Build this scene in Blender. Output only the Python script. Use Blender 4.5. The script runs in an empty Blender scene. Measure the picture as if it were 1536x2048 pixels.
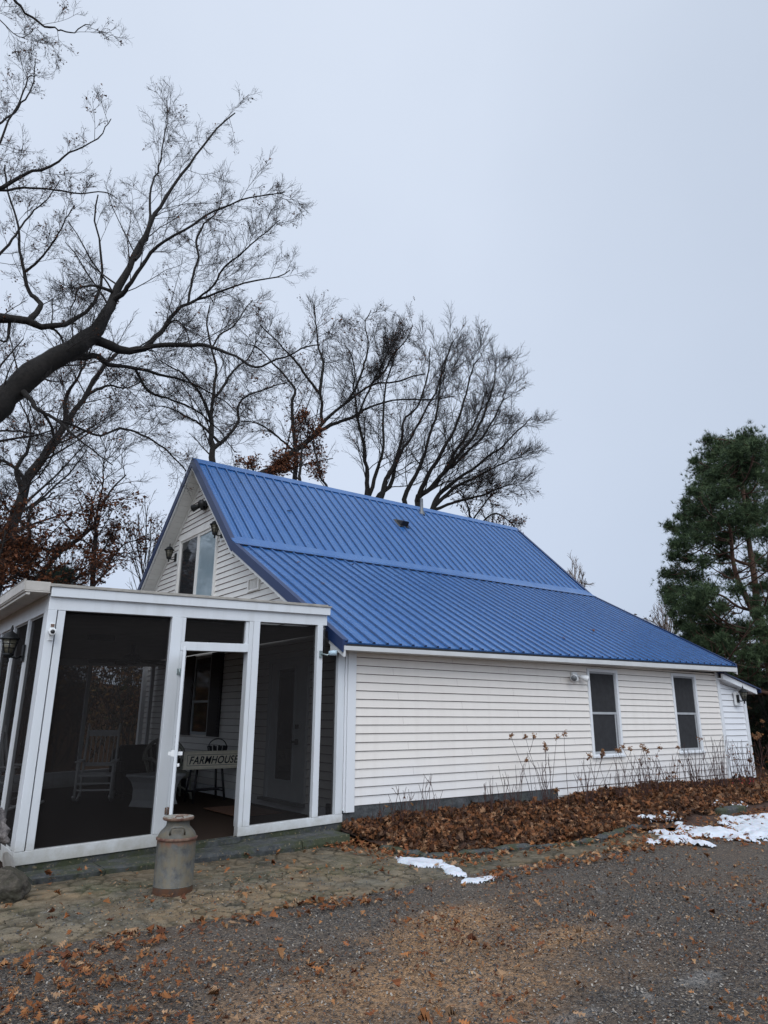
import bpy, math, random
import numpy as np
from mathutils import Vector, Matrix
random.seed(7); RNG = np.random.default_rng(7)
S = bpy.context.scene
COL = S.collection

# ------------------------------------------------------------------ camera
F_PX = 1390.0
def _cv(x, y): return np.array([x-768.0, -(y-1024.0), -F_PX])
_Z = _cv(795, -3700); _Z /= np.linalg.norm(_Z)
_X = _cv(2680, 1444); _X -= _X@_Z*_Z; _X /= np.linalg.norm(_X)
_Y = np.cross(_Z, _X)
RM = np.array([_X, _Y, _Z])
CAM = np.array([0, 0, 1.5])
cam = bpy.data.cameras.new('camera'); camo = bpy.data.objects.new('camera', cam); COL.objects.link(camo)
camo.matrix_world = Matrix.Translation(Vector(CAM)) @ Matrix(RM.tolist()).to_4x4()
cam.sensor_fit = 'VERTICAL'; cam.sensor_height = 36; cam.lens = F_PX/2048*36; cam.clip_end = 2000; cam.clip_start = .05
S.camera = camo
def at(x, y, dist):
    "world point seen at a photo pixel, at a horizontal distance in metres"
    d = RM@_cv(x, y); return CAM + d*dist/math.hypot(d[0], d[1])

# ------------------------------------------------------------------ materials
MATS = {}
class N:
    def __init__(s, name):
        s.m = bpy.data.materials.new(name); s.m.use_nodes = True; s.t = s.m.node_tree; s.n = s.t.nodes; s.l = s.t.links
        s.b = s.n['Principled BSDF']; MATS[name] = s.m
        s.tc = s.n.new('ShaderNodeTexCoord')
    def new(s, ty, **k):
        n = s.n.new(ty)
        for a, v in k.items():
            if a in n.inputs.keys(): s.inp(n, a, v)
            else: setattr(n, a, v)
        return n
    def inp(s, n, a, v):
        if isinstance(v, bpy.types.NodeSocket): s.l.new(v, n.inputs[a])
        else: n.inputs[a].default_value = v
    def noise(s, scale, detail=4, rough=.55, vec=None, out='Fac'):
        n = s.n.new('ShaderNodeTexNoise'); n.inputs['Scale'].default_value = scale; n.inputs['Detail'].default_value = detail
        n.inputs['Roughness'].default_value = rough; s.l.new(vec or s.tc.outputs['Object'], n.inputs['Vector']); return n.outputs[out]
    def cn(s, scale, detail=6, rough=.65, a=.34, b=.66): return s.ramp(s.noise(scale, detail, rough), (a, 0.0), (b, 1.0))
    def vor(s, scale, out='Distance', feat='F1', vec=None):
        n = s.n.new('ShaderNodeTexVoronoi'); n.feature = feat; n.inputs['Scale'].default_value = scale
        s.l.new(vec or s.tc.outputs['Object'], n.inputs['Vector']); return n.outputs[out]
    def mapv(s, sc):
        n = s.n.new('ShaderNodeMapping'); n.inputs['Scale'].default_value = sc; s.l.new(s.tc.outputs['Object'], n.inputs['Vector']); return n.outputs[0]
    def ramp(s, fac, *st):
        n = s.n.new('ShaderNodeValToRGB'); s.l.new(fac, n.inputs[0]); e = n.color_ramp.elements
        while len(e) < len(st): e.new(.5)
        for i, (p, c) in enumerate(st):
            e[i].position = p; e[i].color = (c if hasattr(c, '__len__') else (c, c, c))[:3] + (1,) if hasattr(c, '__len__') else (c, c, c, 1)
        return n.outputs[0]
    def mix(s, fac, a, b, mode='MIX'):
        n = s.n.new('ShaderNodeMix'); n.data_type = 'RGBA'; n.blend_type = mode
        for i, v in ((0, fac), (6, a), (7, b)):
            if isinstance(v, bpy.types.NodeSocket): s.l.new(v, n.inputs[i])
            else: n.inputs[i].default_value = v if i == 0 else tuple(v[:3])+(1,)
        return n.outputs[2]
    def math(s, op, a, b=0.0):
        n = s.n.new('ShaderNodeMath'); n.operation = op
        for i, v in ((0, a), (1, b)):
            if isinstance(v, bpy.types.NodeSocket): s.l.new(v, n.inputs[i])
            else: n.inputs[i].default_value = v
        return n.outputs[0]
    def bump(s, h, strength=.4, dist=.01):
        n = s.n.new('ShaderNodeBump'); n.inputs['Strength'].default_value = strength; n.inputs['Distance'].default_value = dist
        s.l.new(h, n.inputs['Height']); s.l.new(n.outputs[0], s.b.inputs['Normal'])
    def col(s, c):
        s.inp(s.b, 'Base Color', c if isinstance(c, bpy.types.NodeSocket) else tuple(c[:3])+(1,)); return s
    def rough(s, r): s.inp(s.b, 'Roughness', r); return s
    def spec(s, r): s.b.inputs['Specular IOR Level'].default_value = r; return s
    def attr(s, name):
        n = s.n.new('ShaderNodeAttribute'); n.attribute_name = name; return n.outputs['Color']
    def xyz(s):
        n = s.n.new('ShaderNodeSeparateXYZ'); s.l.new(s.tc.outputs['Object'], n.inputs[0]); return n.outputs

def simple(name, c, r=.5, var=.12, sc=6, sp=.5, metal=0, bump=0, bsc=60):
    k = N(name)
    lo = tuple(max(0, v*(1-var)) for v in c); hi = tuple(min(1, v*(1+var)) for v in c)
    k.col(k.mix(k.ramp(k.noise(sc, 5, .6), (.3, 0.0), (.7, 1.0)), lo, hi)); k.rough(r); k.spec(sp); k.b.inputs['Metallic'].default_value = metal
    if bump: k.bump(k.noise(bsc, 3), bump, .004)
    return k.m

def streaked_white(name, c, dirt, amount=.5, sp=.4, r=.45, low=None, splash=False):
    "painted or vinyl surface, faint vertical dirt runs and blotches that stay with the surface"
    k = N(name)
    st = k.ramp(k.noise(1.0, 5, .6, k.mapv((7, 7, .5))), (.45, 0.0), (.8, amount))
    bl = k.ramp(k.noise(1.4, 6, .6), (.5, 0.0), (.85, amount*.7))
    if splash:   # rain-splashed soil on the foot of the frame
        zz = k.math('ADD', k.xyz()[2], k.math('MULTIPLY', k.noise(9, 5, .7), .35)); sp_ = k.ramp(zz, (.20, .75), (.42, 0.0)); c = k.mix(sp_, c, (.33, .31, .25))
    fine = k.noise(140, 2)
    if low:      # whiter tone towards the foot of the wall, broken up by noise
        c = k.mix(k.ramp(k.math('ADD', k.math('MULTIPLY', k.xyz()[2], .5), k.math('MULTIPLY', k.noise(.55, 3), .7)), (.55, 1.0), (.85, 0.0)), c, low)
    c1 = k.mix(k.math('MAXIMUM', st, bl), c, dirt)
    k.col(k.mix(k.math('MULTIPLY', fine, .08), c1, (.55, .55, .55))); k.rough(r); k.spec(sp)
    k.bump(k.noise(35, 3), .08, .004)
    return k.m

streaked_white('siding_vinyl', (.79, .74, .68), (.61, .555, .495), .28, low=(.74, .725, .715))
streaked_white('siding_pale', (.80, .81, .83), (.72, .73, .74), .4)
streaked_white('gable_vinyl', (.70, .685, .655), (.58, .56, .53), .5)
streaked_white('trim_white', (.73, .745, .765), (.66, .67, .66), .35)
streaked_white('porch_paint', (.665, .69, .715), (.48, .485, .475), .55, splash=True)
streaked_white('soffit_vinyl', (.60, .595, .57), (.5, .49, .46), .4)
simple('fascia_white', (.56, .565, .56), .5, .08, 3)
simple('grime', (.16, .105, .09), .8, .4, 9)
simple('black_metal', (.008, .009, .010), .5, .3, 30, .3)
simple('black_plastic', (.02, .02, .022), .5, .2, 30)
simple('dark_gap', (.02, .02, .022), .8, .3, 10)
simple('white_plastic', (.75, .76, .76), .4, .08, 9)
simple('camera_blue', (.45, .58, .66), .35, .08, 9)
simple('steel_hinge', (.32, .38, .38), .35, .3, 40, metal=.6)
simple('rusty_steel', (.13, .08, .06), .7, .6, 60)
simple('drip_edge', (.30, .28, .25), .5, .3, 9)
simple('gutter_paint', (.46, .43, .39), .45, .2, 4)
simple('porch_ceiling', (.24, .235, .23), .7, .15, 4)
simple('cream_shade', (.55, .52, .42), .6, .08, 3)
simple('door_paint', (.42, .45, .47), .5, .08, 3)
simple('shutter_black', (.012, .012, .016), .5, .2, 9)
simple('chair_paint', (.66, .66, .66), .5, .1, 9)
simple('resin_white', (.52, .53, .54), .6, .08, 9)
simple('wicker_black', (.015, .015, .018), .6, .3, 50, bump=.5)
simple('wicker_white', (.30, .30, .26), .6, .25, 50, bump=.5)
simple('sign_cream', (.80, .75, .62), .6, .1, 12)
simple('sign_frame', (.70, .66, .54), .6, .15, 12)
simple('lamp_glass', (.13, .12, .09), .08, .2, 10)
simple('sash_grey', (.36, .37, .38), .5, .1, 9)
simple('lead_grey', (.16, .17, .18), .45, .25, 20, metal=.3)
simple('curtain', (.34, .34, .35), .85, .2, 6)
simple('mat_brown', (.11, .05, .028), .95, .3, 20)
simple('bark_dark', (.0105, .0085, .0072), .95, .6, 14, bump=1.0, bsc=22)
simple('twig_dark', (.015, .0115, .0105), .9, .35, 3)
simple('twig_tan', (.15, .115, .095), .9, .3, 3)
simple('bark_pine', (.085, .045, .03), .95, .5, 9, bump=1.0, bsc=16)
simple('stem_red', (.045, .017, .013), .8, .35, 6)
simple('red_berry', (.45, .02, .02), .5, .2, 6)

k = N('roof_metal')      # painted ribbed steel: satin blue, chalky wear, faint dust runs
wear = k.ramp(k.noise(.8, 6, .65), (.35, 0.0), (.75, 1.0))
streak = k.ramp(k.noise(1, 5, .6, k.mapv((5, .35, .35))), (.4, 0.0), (.8, .6))
c = k.mix(wear, (.011, .083, .262), (.023, .112, .325)); c = k.mix(streak, c, (.055, .15, .33))
wnz = k.n.new('ShaderNodeTexWhiteNoise'); wnz.noise_dimensions = '1D'; k.l.new(k.math('FLOOR', k.math('DIVIDE', k.xyz()[0], .914)), wnz.inputs['W'])
c = k.mix(k.math('MULTIPLY', wnz.outputs['Value'], .35), c, (.045, .135, .33))
spots = k.ramp(k.vor(5.5), (.0, 1.0), (.035, 0.0)); c = k.mix(k.math('MULTIPLY', spots, k.ramp(k.noise(2.2, 2), (.55, 0.0), (.62, .7))), c, (.22, .17, .2))
k.col(c); k.rough(k.ramp(k.noise(3, 5), (.3, .19), (.7, .36))); k.spec(.65); k.bump(k.noise(2.5, 3), .5, .03)
simple('rib_shade', (.008, .045, .14), .4, .4, 20)  # darker blue that paints shade onto the rib sides
k = N('trim_navy'); k.col(k.mix(k.noise(4), (.008, .022, .075), (.014, .032, .10))); k.rough(.4)
k = N('window_glass'); k.col(k.mix(k.noise(1.5, 3), (.016, .018, .02), (.03, .032, .035))); k.rough(.06); k.spec(.6)
k = N('sky_tinted_glass'); k.col(k.mix(k.noise(2.2, 4), (.17, .24, .28), (.34, .41, .45))); k.rough(.05); k.spec(.6); k.bump(k.noise(2.0, 2), .06, .02)  # pale sky reflection and curtain painted into the base colour
k = N('curtained_glass'); fo = k.ramp(k.noise(1, 3, .5, k.mapv((16, 1, .35))), (.42, 0.0), (.60, 1.0)); k.col(k.mix(fo, (.022, .023, .026), (.085, .087, .09))); k.rough(.08); k.spec(.5)
k = N('lower_screen'); k.col(k.mix(k.noise(160, 1), (.05, .052, .055), (.085, .088, .09))); k.rough(.7)
# insect screen: fine dark mesh, about half open
k = N('insect_screen'); k.col(k.mix(k.noise(3, 4), (.009, .008, .008), (.016, .0145, .014))); k.rough(.9); k.spec(.1)
tr = k.n.new('ShaderNodeBsdfTransparent'); mx = k.n.new('ShaderNodeMixShader'); mx.inputs[0].default_value = .73
k.l.new(tr.outputs[0], mx.inputs[1]); k.l.new(k.b.outputs[0], mx.inputs[2]); k.l.new(mx.outputs[0], k.n['Material Output'].inputs[0])
# carpet
k = N('porch_carpet'); k.col(k.mix(k.noise(60, 3), (.026, .018, .014), (.052, .036, .028))); k.rough(1); k.spec(.1); k.bump(k.noise(220, 2), .5, .004)
# foundation
k = N('foundation_stone'); c = k.mix(k.cn(7, 8, .75), (.022, .025, .028), (.11, .115, .12)); c = k.mix(k.ramp(k.noise(2.5, 5), (.55, 0.0), (.7, .6)), c, (.06, .07, .04))
k.col(c); k.rough(.9); k.bump(k.noise(14, 8, .7), .8, .03)
# slab ledge
k = N('ledge_stone'); c = k.mix(k.cn(9, 8, .75), (.020, .023, .026), (.085, .090, .09))
c = k.mix(k.ramp(k.noise(3, 6, .7), (.44, 0.0), (.56, .85)), c, (.038, .046, .018)); c = k.mix(k.ramp(k.noise(30, 3), (.6, 0.0), (.72, .7)), c, (.28, .22, .13))
k.col(c); k.rough(.9); k.bump(k.noise(20, 8, .7), .8, .02)
k = N('rock_stone'); c = k.mix(k.cn(14, 9, .75), (.014, .012, .010), (.13, .11, .085)); c = k.mix(k.ramp(k.noise(5, 6, .7), (.46, 0.0), (.56, .75)), c, (.045, .042, .026))
k.col(c); k.rough(.95); k.bump(k.noise(25, 8, .7), 1, .03)
k = N('rock_pale'); c = k.mix(k.cn(20, 9, .75), (.05, .048, .055), (.36, .32, .30)); k.col(c); k.rough(.95); k.bump(k.noise(25, 8, .7), 1, .04)
# milk can steel
k = N('milk_can_steel'); z = k.xyz()[2]
c = k.mix(k.ramp(k.noise(13, 8, .75), (.36, 0.0), (.62, 1.0)), (.034, .035, .035), (.110, .108, .100)); c = k.mix(k.ramp(k.noise(7, 7, .7), (.42, 0.0), (.58, .8)), c, (.125, .10, .06))
c = k.mix(k.ramp(k.noise(1, 5, .6, k.mapv((26, 26, 2))), (.45, 0.0), (.7, .6)), c, (.10, .105, .09))
band = k.ramp(z, (0, .85), (.07, .6), (.09, .1), (.36, 0.0), (.43, .65), (.455, .8), (.47, .15)); rn = k.noise(14, 6, .7)
c = k.mix(k.ramp(k.math('ADD', k.math('MULTIPLY', rn, .8), k.math('MULTIPLY', band, .55)), (.62, 0.0), (.8, .85)), c, (.15, .065, .035))
k.col(c); k.rough(.62); k.b.inputs['Metallic'].default_value = .1; k.bump(k.noise(30, 6), .35, .004)
k = N('can_lid'); c = k.mix(k.ramp(k.noise(12, 6, .7), (.42, 0.0), (.6, 1.0)), (.27, .27, .24), (.12, .055, .03)); k.col(c); k.rough(.6); k.bump(k.noise(30, 5), .4, .004)
k = N('rust_band'); k.col(k.mix(k.ramp(k.noise(16, 6, .7), (.4, 0.0), (.62, 1.0)), (.085, .034, .024), (.17, .11, .075))); k.rough(.85); k.bump(k.noise(40, 5), .5, .004)
# snow
k = N('snow_old'); k.col(k.mix(k.ramp(k.noise(9, 5, .7), (.45, 0.0), (.8, .7)), (.58, .61, .66), (.33, .33, .35))); k.rough(.7); k.b.inputs['Subsurface Weight'].default_value = .15; k.bump(k.noise(45, 4), .5, .01)
# tinted leaf litter: colour per leaf from the mesh
for nm, rg in (('leaf_brown', .75), ('debris', .9), ('tree_leaf', .8), ('needle', .8)):
    k = N(nm); a = k.attr('tint'); k.col(k.mix(k.math('MULTIPLY', k.noise(60, 3), .35), a, (.05, .025, .012) if nm != 'needle' else (.01, .02, .01))); k.rough(rg); k.spec(.15)
# gravel: crushed grey stone chips
k = N('gravel')
w = k.new('ShaderNodeVectorMath', operation='ADD'); k.l.new(k.tc.outputs['Object'], w.inputs[0])
wn = k.n.new('ShaderNodeVectorMath'); wn.operation = 'SCALE'; wn.inputs['Scale'].default_value = .008; k.l.new(k.noise(60, 2, out='Color'), wn.inputs[0]); k.l.new(wn.outputs[0], w.inputs[1])
vc = k.n.new('ShaderNodeTexVoronoi'); vc.inputs['Scale'].default_value = 85; k.l.new(w.outputs[0], vc.inputs['Vector'])
sep = k.n.new('ShaderNodeSeparateColor'); k.l.new(vc.outputs['Color'], sep.inputs[0])
st = k.ramp(sep.outputs[0], (0, (.015, .014, .014)), (.45, (.052, .049, .046)), (.78, (.112, .103, .093)), (.93, (.20, .155, .105)), (1.0, (.38, .34, .29)))
v2 = k.n.new('ShaderNodeTexVoronoi'); v2.inputs['Scale'].default_value = 210; k.l.new(w.outputs[0], v2.inputs['Vector'])
sp2 = k.n.new('ShaderNodeSeparateColor'); k.l.new(v2.outputs['Color'], sp2.inputs[0])
st = k.mix(k.ramp(sp2.outputs[1], (.55, 0.0), (.6, .75)), st, k.ramp(sp2.outputs[0], (0, (.016, .015, .015)), (.6, (.075, .066, .058)), (.92, (.18, .115, .065)), (1, (.42, .32, .21))))
big = k.noise(.7, 6, .62)
st = k.mix(k.math('MULTIPLY', k.ramp(big, (.38, .1), (.66, .75)), k.ramp(k.noise(24, 4, .7), (.4, .15), (.62, 1.0))), st, (.125, .080, .050))
tan = k.attr('tint')      # where the tan wood crumbs lie thick
tf = k.n.new('ShaderNodeSeparateColor'); k.l.new(tan, tf.inputs[0])
crumb = k.math('MULTIPLY', tf.outputs[0], k.ramp(k.noise(26, 5, .75), (.40, .25), (.54, 1.0)))
st = k.mix(crumb, st, k.ramp(sep.outputs[1], (0, (.21, .115, .055)), (1, (.46, .27, .135))))
st = k.mix(k.math('MULTIPLY', tf.outputs[1], .8), st, (.38, .38, .37))
k.col(st); k.rough(.85); k.spec(.35)
hh = k.math('ADD', k.math('MULTIPLY', vc.outputs['Distance'], -1.0), k.math('MULTIPLY', k.noise(30, 5), .6)); k.bump(hh, 1.0, .012)
# forest floor
k = N('forest_floor'); c = k.mix(k.noise(9, 8, .75), (.040, .024, .014), (.15, .080, .042)); c = k.mix(k.ramp(k.noise(.25, 6), (.5, 0.0), (.7, .6)), c, (.05, .05, .022))
k.col(c); k.rough(.95); k.spec(.1); k.bump(k.noise(22, 6, .7), 1, .05)
k = N('bed_soil'); k.col(k.mix(k.noise(30, 6, .7), (.025, .014, .010), (.10, .05, .03))); k.rough(1); k.bump(k.noise(40, 5), 1, .03)
# paving: tint from the mesh (stone tone, joint, moss)
k = N('paving_stone'); a = k.attr('tint'); c = k.mix(k.ramp(k.noise(45, 6, .75), (.3, 0.0), (.7, 1.0)), a, a)
c = k.mix(k.math('MULTIPLY', k.ramp(k.noise(130, 4, .7), (.35, 1.0), (.6, 0.0)), .55), a, (.04, .037, .028)); c = k.mix(k.ramp(k.noise(75, 4), (.62, 0.0), (.75, .5)), c, (.30, .25, .17))
k.col(c); k.rough(.92); k.spec(.25); k.bump(k.noise(90, 5, .7), .8, .008)
k = N('moss'); k.col(k.mix(k.noise(80, 4), (.02, .035, .008), (.06, .09, .02))); k.rough(1)

# ------------------------------------------------------------------ object helpers
def tag(o, label=None, cat=None, group=None, kind=None):
    if label: o['label'] = label
    if cat: o['category'] = cat
    if group: o['group'] = group
    if kind: o['kind'] = kind
    return o
def empty(name, loc, label, cat, group=None, rz=0):
    o = bpy.data.objects.new(name, None); COL.objects.link(o); o.location = loc; o.rotation_euler = (0, 0, rz); o.empty_display_size = .2
    return tag(o, label, cat, group)
def link(name, me, mat, parent=None):
    o = bpy.data.objects.new(name, me); COL.objects.link(o)
    for m in (mat if isinstance(mat, (list, tuple)) else [mat]): me.materials.append(MATS[m] if isinstance(m, str) else m)
    if parent is not None: o.parent = parent
    return o
def origin_of(p):
    v = Vector((0, 0, 0))
    while p is not None: v += p.location; p = p.parent
    return v
def np_mesh(name, V, Fc, mat, parent=None, tint=None, smooth=False):
    "V (n,3); Fc: (m,k) array or list of arrays of faces"
    V = np.asarray(V, float)
    if parent is not None: V = V - np.array(origin_of(parent))
    Fl = Fc if isinstance(Fc, list) else [Fc]
    Fl = [f for f in Fl if len(f)]
    me = bpy.data.meshes.new(name); me.vertices.add(len(V)); me.vertices.foreach_set('co', V.astype(np.float32).ravel())
    idx = np.concatenate([f.ravel() for f in Fl]); cnt = np.concatenate([np.full(len(f), f.shape[1]) for f in Fl])
    me.loops.add(len(idx)); me.loops.foreach_set('vertex_index', idx.astype(np.int32))
    me.polygons.add(len(cnt)); me.polygons.foreach_set('loop_start', np.concatenate([[0], np.cumsum(cnt)[:-1]]).astype(np.int32))
    me.polygons.foreach_set('loop_total', cnt.astype(np.int32))
    if smooth: me.polygons.foreach_set('use_smooth', np.ones(len(cnt), bool))
    me.update(calc_edges=True)
    if tint is not None:
        a = me.color_attributes.new('tint', 'FLOAT_COLOR', 'POINT'); t = np.ones((len(V), 4), np.float32); t[:, :3] = tint; a.data.foreach_set('color', t.ravel())
    return link(name, me, mat, parent)
class MB:
    def __init__(s): s.v = []; s.f = []; s.mi = []; s.cur = 0; s.sm = []
    def add(s, vs, fs, smooth=False):
        b = len(s.v); s.v += [tuple(map(float, v)) for v in vs]; s.f += [tuple(b+i for i in f) for f in fs]; s.mi += [s.cur]*len(fs); s.sm += [smooth]*len(fs); return s
    def hexa(s, p): return s.add(p, [(0, 3, 2, 1), (4, 5, 6, 7), (0, 1, 5, 4), (1, 2, 6, 5), (2, 3, 7, 6), (3, 0, 4, 7)])
    def box(s, x0, x1, y0, y1, z0, z1): return s.hexa([(x0, y0, z0), (x1, y0, z0), (x1, y1, z0), (x0, y1, z0), (x0, y0, z1), (x1, y0, z1), (x1, y1, z1), (x0, y1, z1)])
    def boxs(s, x0, x1, y0, y1, z0, z1, sh):
        "box whose z follows sh(x)"
        a, b = sh(x0), sh(x1)
        return s.hexa([(x0, y0, z0+a), (x1, y0, z0+b), (x1, y1, z0+b), (x0, y1, z0+a), (x0, y0, z1+a), (x1, y0, z1+b), (x1, y1, z1+b), (x0, y1, z1+a)])
    def quad(s, a, b, c, d): return s.add([a, b, c, d], [(0, 1, 2, 3)])
    def bar(s, a, b, w, h=None, up=(0, 0, 1)):
        h = h or w; a, b = Vector(a), Vector(b); d = (b-a).normalized(); u = Vector(up)
        if abs(d.dot(u)) > .98: u = Vector((1, 0, 0))
        r = d.cross(u).normalized()*w/2; u = r.cross(d).normalized()*h/2
        return s.hexa([a-r-u, a+r-u, a+r+u, a-r+u, b-r-u, b+r-u, b+r+u, b-r+u])
    def tube(s, pts, rad, n=8, cap=True):
        pts = [Vector(p) for p in pts]; rad = rad if hasattr(rad, '__len__') else [rad]*len(pts)
        b = len(s.v); prev = None; V = []; Fs = []
        for i, p in enumerate(pts):
            d = (pts[min(i+1, len(pts)-1)]-pts[max(i-1, 0)]).normalized()
            if prev is None: u = Vector((0, 0, 1)) if abs(d.z) < .9 else Vector((1, 0, 0))
            else: u = prev
            r = d.cross(u).normalized(); u = r.cross(d).normalized(); prev = u
            V += [p+(r*math.cos(2*math.pi*k/n)+u*math.sin(2*math.pi*k/n))*rad[i] for k in range(n)]
        for i in range(len(pts)-1):
            for k in range(n): Fs.append((i*n+k, i*n+(k+1) % n, (i+1)*n+(k+1) % n, (i+1)*n+k))
        if cap: Fs.append(tuple(range(n-1, -1, -1))); Fs.append(tuple((len(pts)-1)*n+k for k in range(n)))
        return s.add(V, Fs, n > 5)
    def lathe(s, c, prof, n=24, cap=True):
        V = [(c[0]+r*math.cos(2*math.pi*k/n), c[1]+r*math.sin(2*math.pi*k/n), c[2]+z) for r, z in prof for k in range(n)]
        Fs = [(i*n+k, i*n+(k+1) % n, (i+1)*n+(k+1) % n, (i+1)*n+k) for i in range(len(prof)-1) for k in range(n)]
        if cap: Fs += [tuple(range(n-1, -1, -1)), tuple((len(prof)-1)*n+k for k in range(n))]
        return s.add(V, Fs, True)
    def xf(s, M):
        s.v = [tuple(M @ Vector(v)) for v in s.v]; return s
    def build(s, name, mat, parent=None, bevel=0):
        o = origin_of(parent) if parent is not None else Vector((0, 0, 0))
        me = bpy.data.meshes.new(name); me.from_pydata([(v[0]-o.x, v[1]-o.y, v[2]-o.z) for v in s.v], [], s.f)
        me.polygons.foreach_set('material_index', s.mi); me.polygons.foreach_set('use_smooth', s.sm); me.update()
        ob = link(name, me, mat, parent)
        if bevel:
            m = ob.modifiers.new('bevel', 'BEVEL'); m.width = bevel; m.segments = 2; m.limit_method = 'ANGLE'
        return ob
def copy_tree(o, parent=None):
    c = o.copy(); COL.objects.link(c); c.parent = parent
    for ch in o.children: copy_tree(ch, c)
    return c
def vnoise(x, y, sc, seed=0):
    "smooth value noise, numpy"
    x = np.asarray(x)*sc+seed*17.3; y = np.asarray(y)*sc+seed*9.7
    xi = np.floor(x).astype(int); yi = np.floor(y).astype(int); xf = x-xi; yf = y-yi; xf = xf*xf*(3-2*xf); yf = yf*yf*(3-2*yf)
    def h(a, b): n = (a*374761393+b*668265263+seed*1442695) & 0x7fffffff; n = ((n ^ (n >> 13))*1274126177) & 0x7fffffff; return ((n ^ (n >> 16)) & 0xffff)/65535.
    return (h(xi, yi)*(1-xf)+h(xi+1, yi)*xf)*(1-yf)+(h(xi, yi+1)*(1-xf)+h(xi+1, yi+1)*xf)*yf
def fbm(x, y, sc, seed=0, o=4): return sum(vnoise(x, y, sc*2**i, seed+i)*.5**i for i in range(o))/sum(.5**i for i in range(o))
def inpoly(x, y, P):
    r = np.zeros(x.shape, bool); n = len(P)
    for i in range(n):
        x0, y0 = P[i]; x1, y1 = P[(i+1) % n]
        if y0 == y1: continue
        r ^= ((y0 > y) != (y1 > y)) & (x < (x1-x0)*(y-y0)/(y1-y0)+x0)
    return r
# ================================================================== FARMHOUSE
WY = 7.979            # plane of the long wall
XG = 5.45             # plane of the gable wall
XE = 15.13            # far end of the long wall
house = empty('farmhouse', (XG, WY, 0), 'white clapboard farmhouse with a steep ribbed blue metal roof', 'house')
# roof corners: eave, break, ridge, rear eave, at the near (x=5.146) and far (x=15.41) gable
XL, XR = 5.146, 15.41
def rp(i, x):
    L = ((7.65, 2.432), (11.294, 4.477), (13.56, 6.735), (16.35, 4.235))[i]; R_ = ((7.65, 2.604), (11.224, 4.587), (13.72, 6.937), (16.5, 4.43))[i]
    t = (x-XL)/(XR-XL); return np.array([x, L[0]+(R_[0]-L[0])*t, L[1]+(R_[1]-L[1])*t])
def on_slope(i, j, x, t): return rp(i, x)*(1-t)+rp(j, x)*t
def nrm(i, j, x):
    d = rp(j, x)-rp(i, x); n = np.array([0, -d[2], d[1]]); n /= np.linalg.norm(n); return n if n[2] > 0 else -n

def siding(mb, plane, wall, x0, x1, z0, z1, step, holes=(), lim=None, out=.017, zs=0.0):
    """lapped clapboards on a wall. plane 'y': wall at y=wall facing -y; 'x': wall at x=wall facing -x (x0,x1 then run along y).
    lim(z) -> (a,b) limits the course to the gable outline"""
    def P(a, z, o):
        return (a, wall-o, z+zs*(a-x0)) if plane == 'y' else (wall-o, a, z)
    n = int(math.ceil((z1-z0)/step))
    for i in range(n):
        za = z0+i*step; zb = min(za+step, z1)
        cuts = sorted({za, zb, *[h for q in holes for h in q[2:4] if za < h < zb]})
        for a, b in zip(cuts[:-1], cuts[1:]):
            iv = [(x0, x1)]
            for hx0, hx1, hz0, hz1 in holes:
                if hz0 < (a+b)/2 < hz1: iv = [p for (s, e) in iv for p in ((s, min(e, hx0)), (max(s, hx1), e)) if p[1]-p[0] > .002]
            la, lb = (lim(a), lim(b)) if lim else (None, None)
            for (s, e) in iv:
                s0, e0, s1, e1 = s, e, s, e
                if lim:
                    s0, e0, s1, e1 = max(s, la[0]), min(e, la[1]), max(s, lb[0]), min(e, lb[1])
                    if e0-s0 < .01: continue
                    if e1 < s1: s1 = e1 = (s1+e1)/2
                oa = out*(1-(a-za)/step); ob = out*(1-(b-za)/step)
                lip = a == za
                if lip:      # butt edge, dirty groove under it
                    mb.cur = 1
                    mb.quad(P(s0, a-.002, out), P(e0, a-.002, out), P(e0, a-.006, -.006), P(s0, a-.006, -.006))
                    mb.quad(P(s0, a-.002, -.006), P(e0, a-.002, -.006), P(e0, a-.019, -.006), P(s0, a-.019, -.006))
                    mb.cur = 0
                top = b == zb
                zt = b-.010 if top else b
                mb.quad(P(s0, a, oa), P(e0, a, oa), P(e1, zt, ob), P(s1, zt, ob))
                if lip and e0-s0 > 2.5:      # staggered end laps between siding lengths
                    xj = s0+((i*2.37+1.1) % 3.6)
                    while xj < e0-.3:
                        mb.cur = 1; mb.quad(P(xj, a, oa+.0015), P(xj+.002, a, oa+.0015), P(xj+.002, zt, ob+.0015), P(xj, zt, ob+.0015)); mb.cur = 0; xj += 3.66
                if lip: mb.quad(P(s0, a-.002, out), P(e0, a-.002, out), P(e0, a, oa), P(s0, a, oa))
    return mb

# long front wall, two heights of skirt
win = [(10.66, 11.44, .885, 2.30), (13.37, 14.16, .885, 2.325)]
m = siding(MB(), 'y', WY, 5.56, XE-.06, .392, 2.44, .1115, [(w[0]-.06, w[1]+.06, w[2]-.05, w[3]+.05) for w in win])
m.build('front_wall', ['siding_vinyl', 'grime'], house)
m = siding(MB(), 'y', WY, 9.62, XE-.06, -.055, .385, .1115); m.build('wall_skirt', ['siding_vinyl', 'grime'], house)
# solid core behind the boards
m = MB(); m.box(XG+.03, XE, WY+.012, WY+.12, .395, 2.46); m.box(XG+.03, XE, WY+.13, 15.9, -.1, .40)
m.box(XG+.03, XE-.02, 15.9, 16.0, 0, 4.2); m.box(XE-.12, XE-.001, WY+.13, 15.9, .4, 2.4); m.build('wall_core', 'dark_gap', house)
m = MB(); m.box(5.40, 9.61, WY+.025, WY+.4, -.15, .388); m.box(5.40, 9.61, WY-.004, WY+.02, -.15, .382)
m.build('foundation', 'foundation_stone', house)
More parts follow.
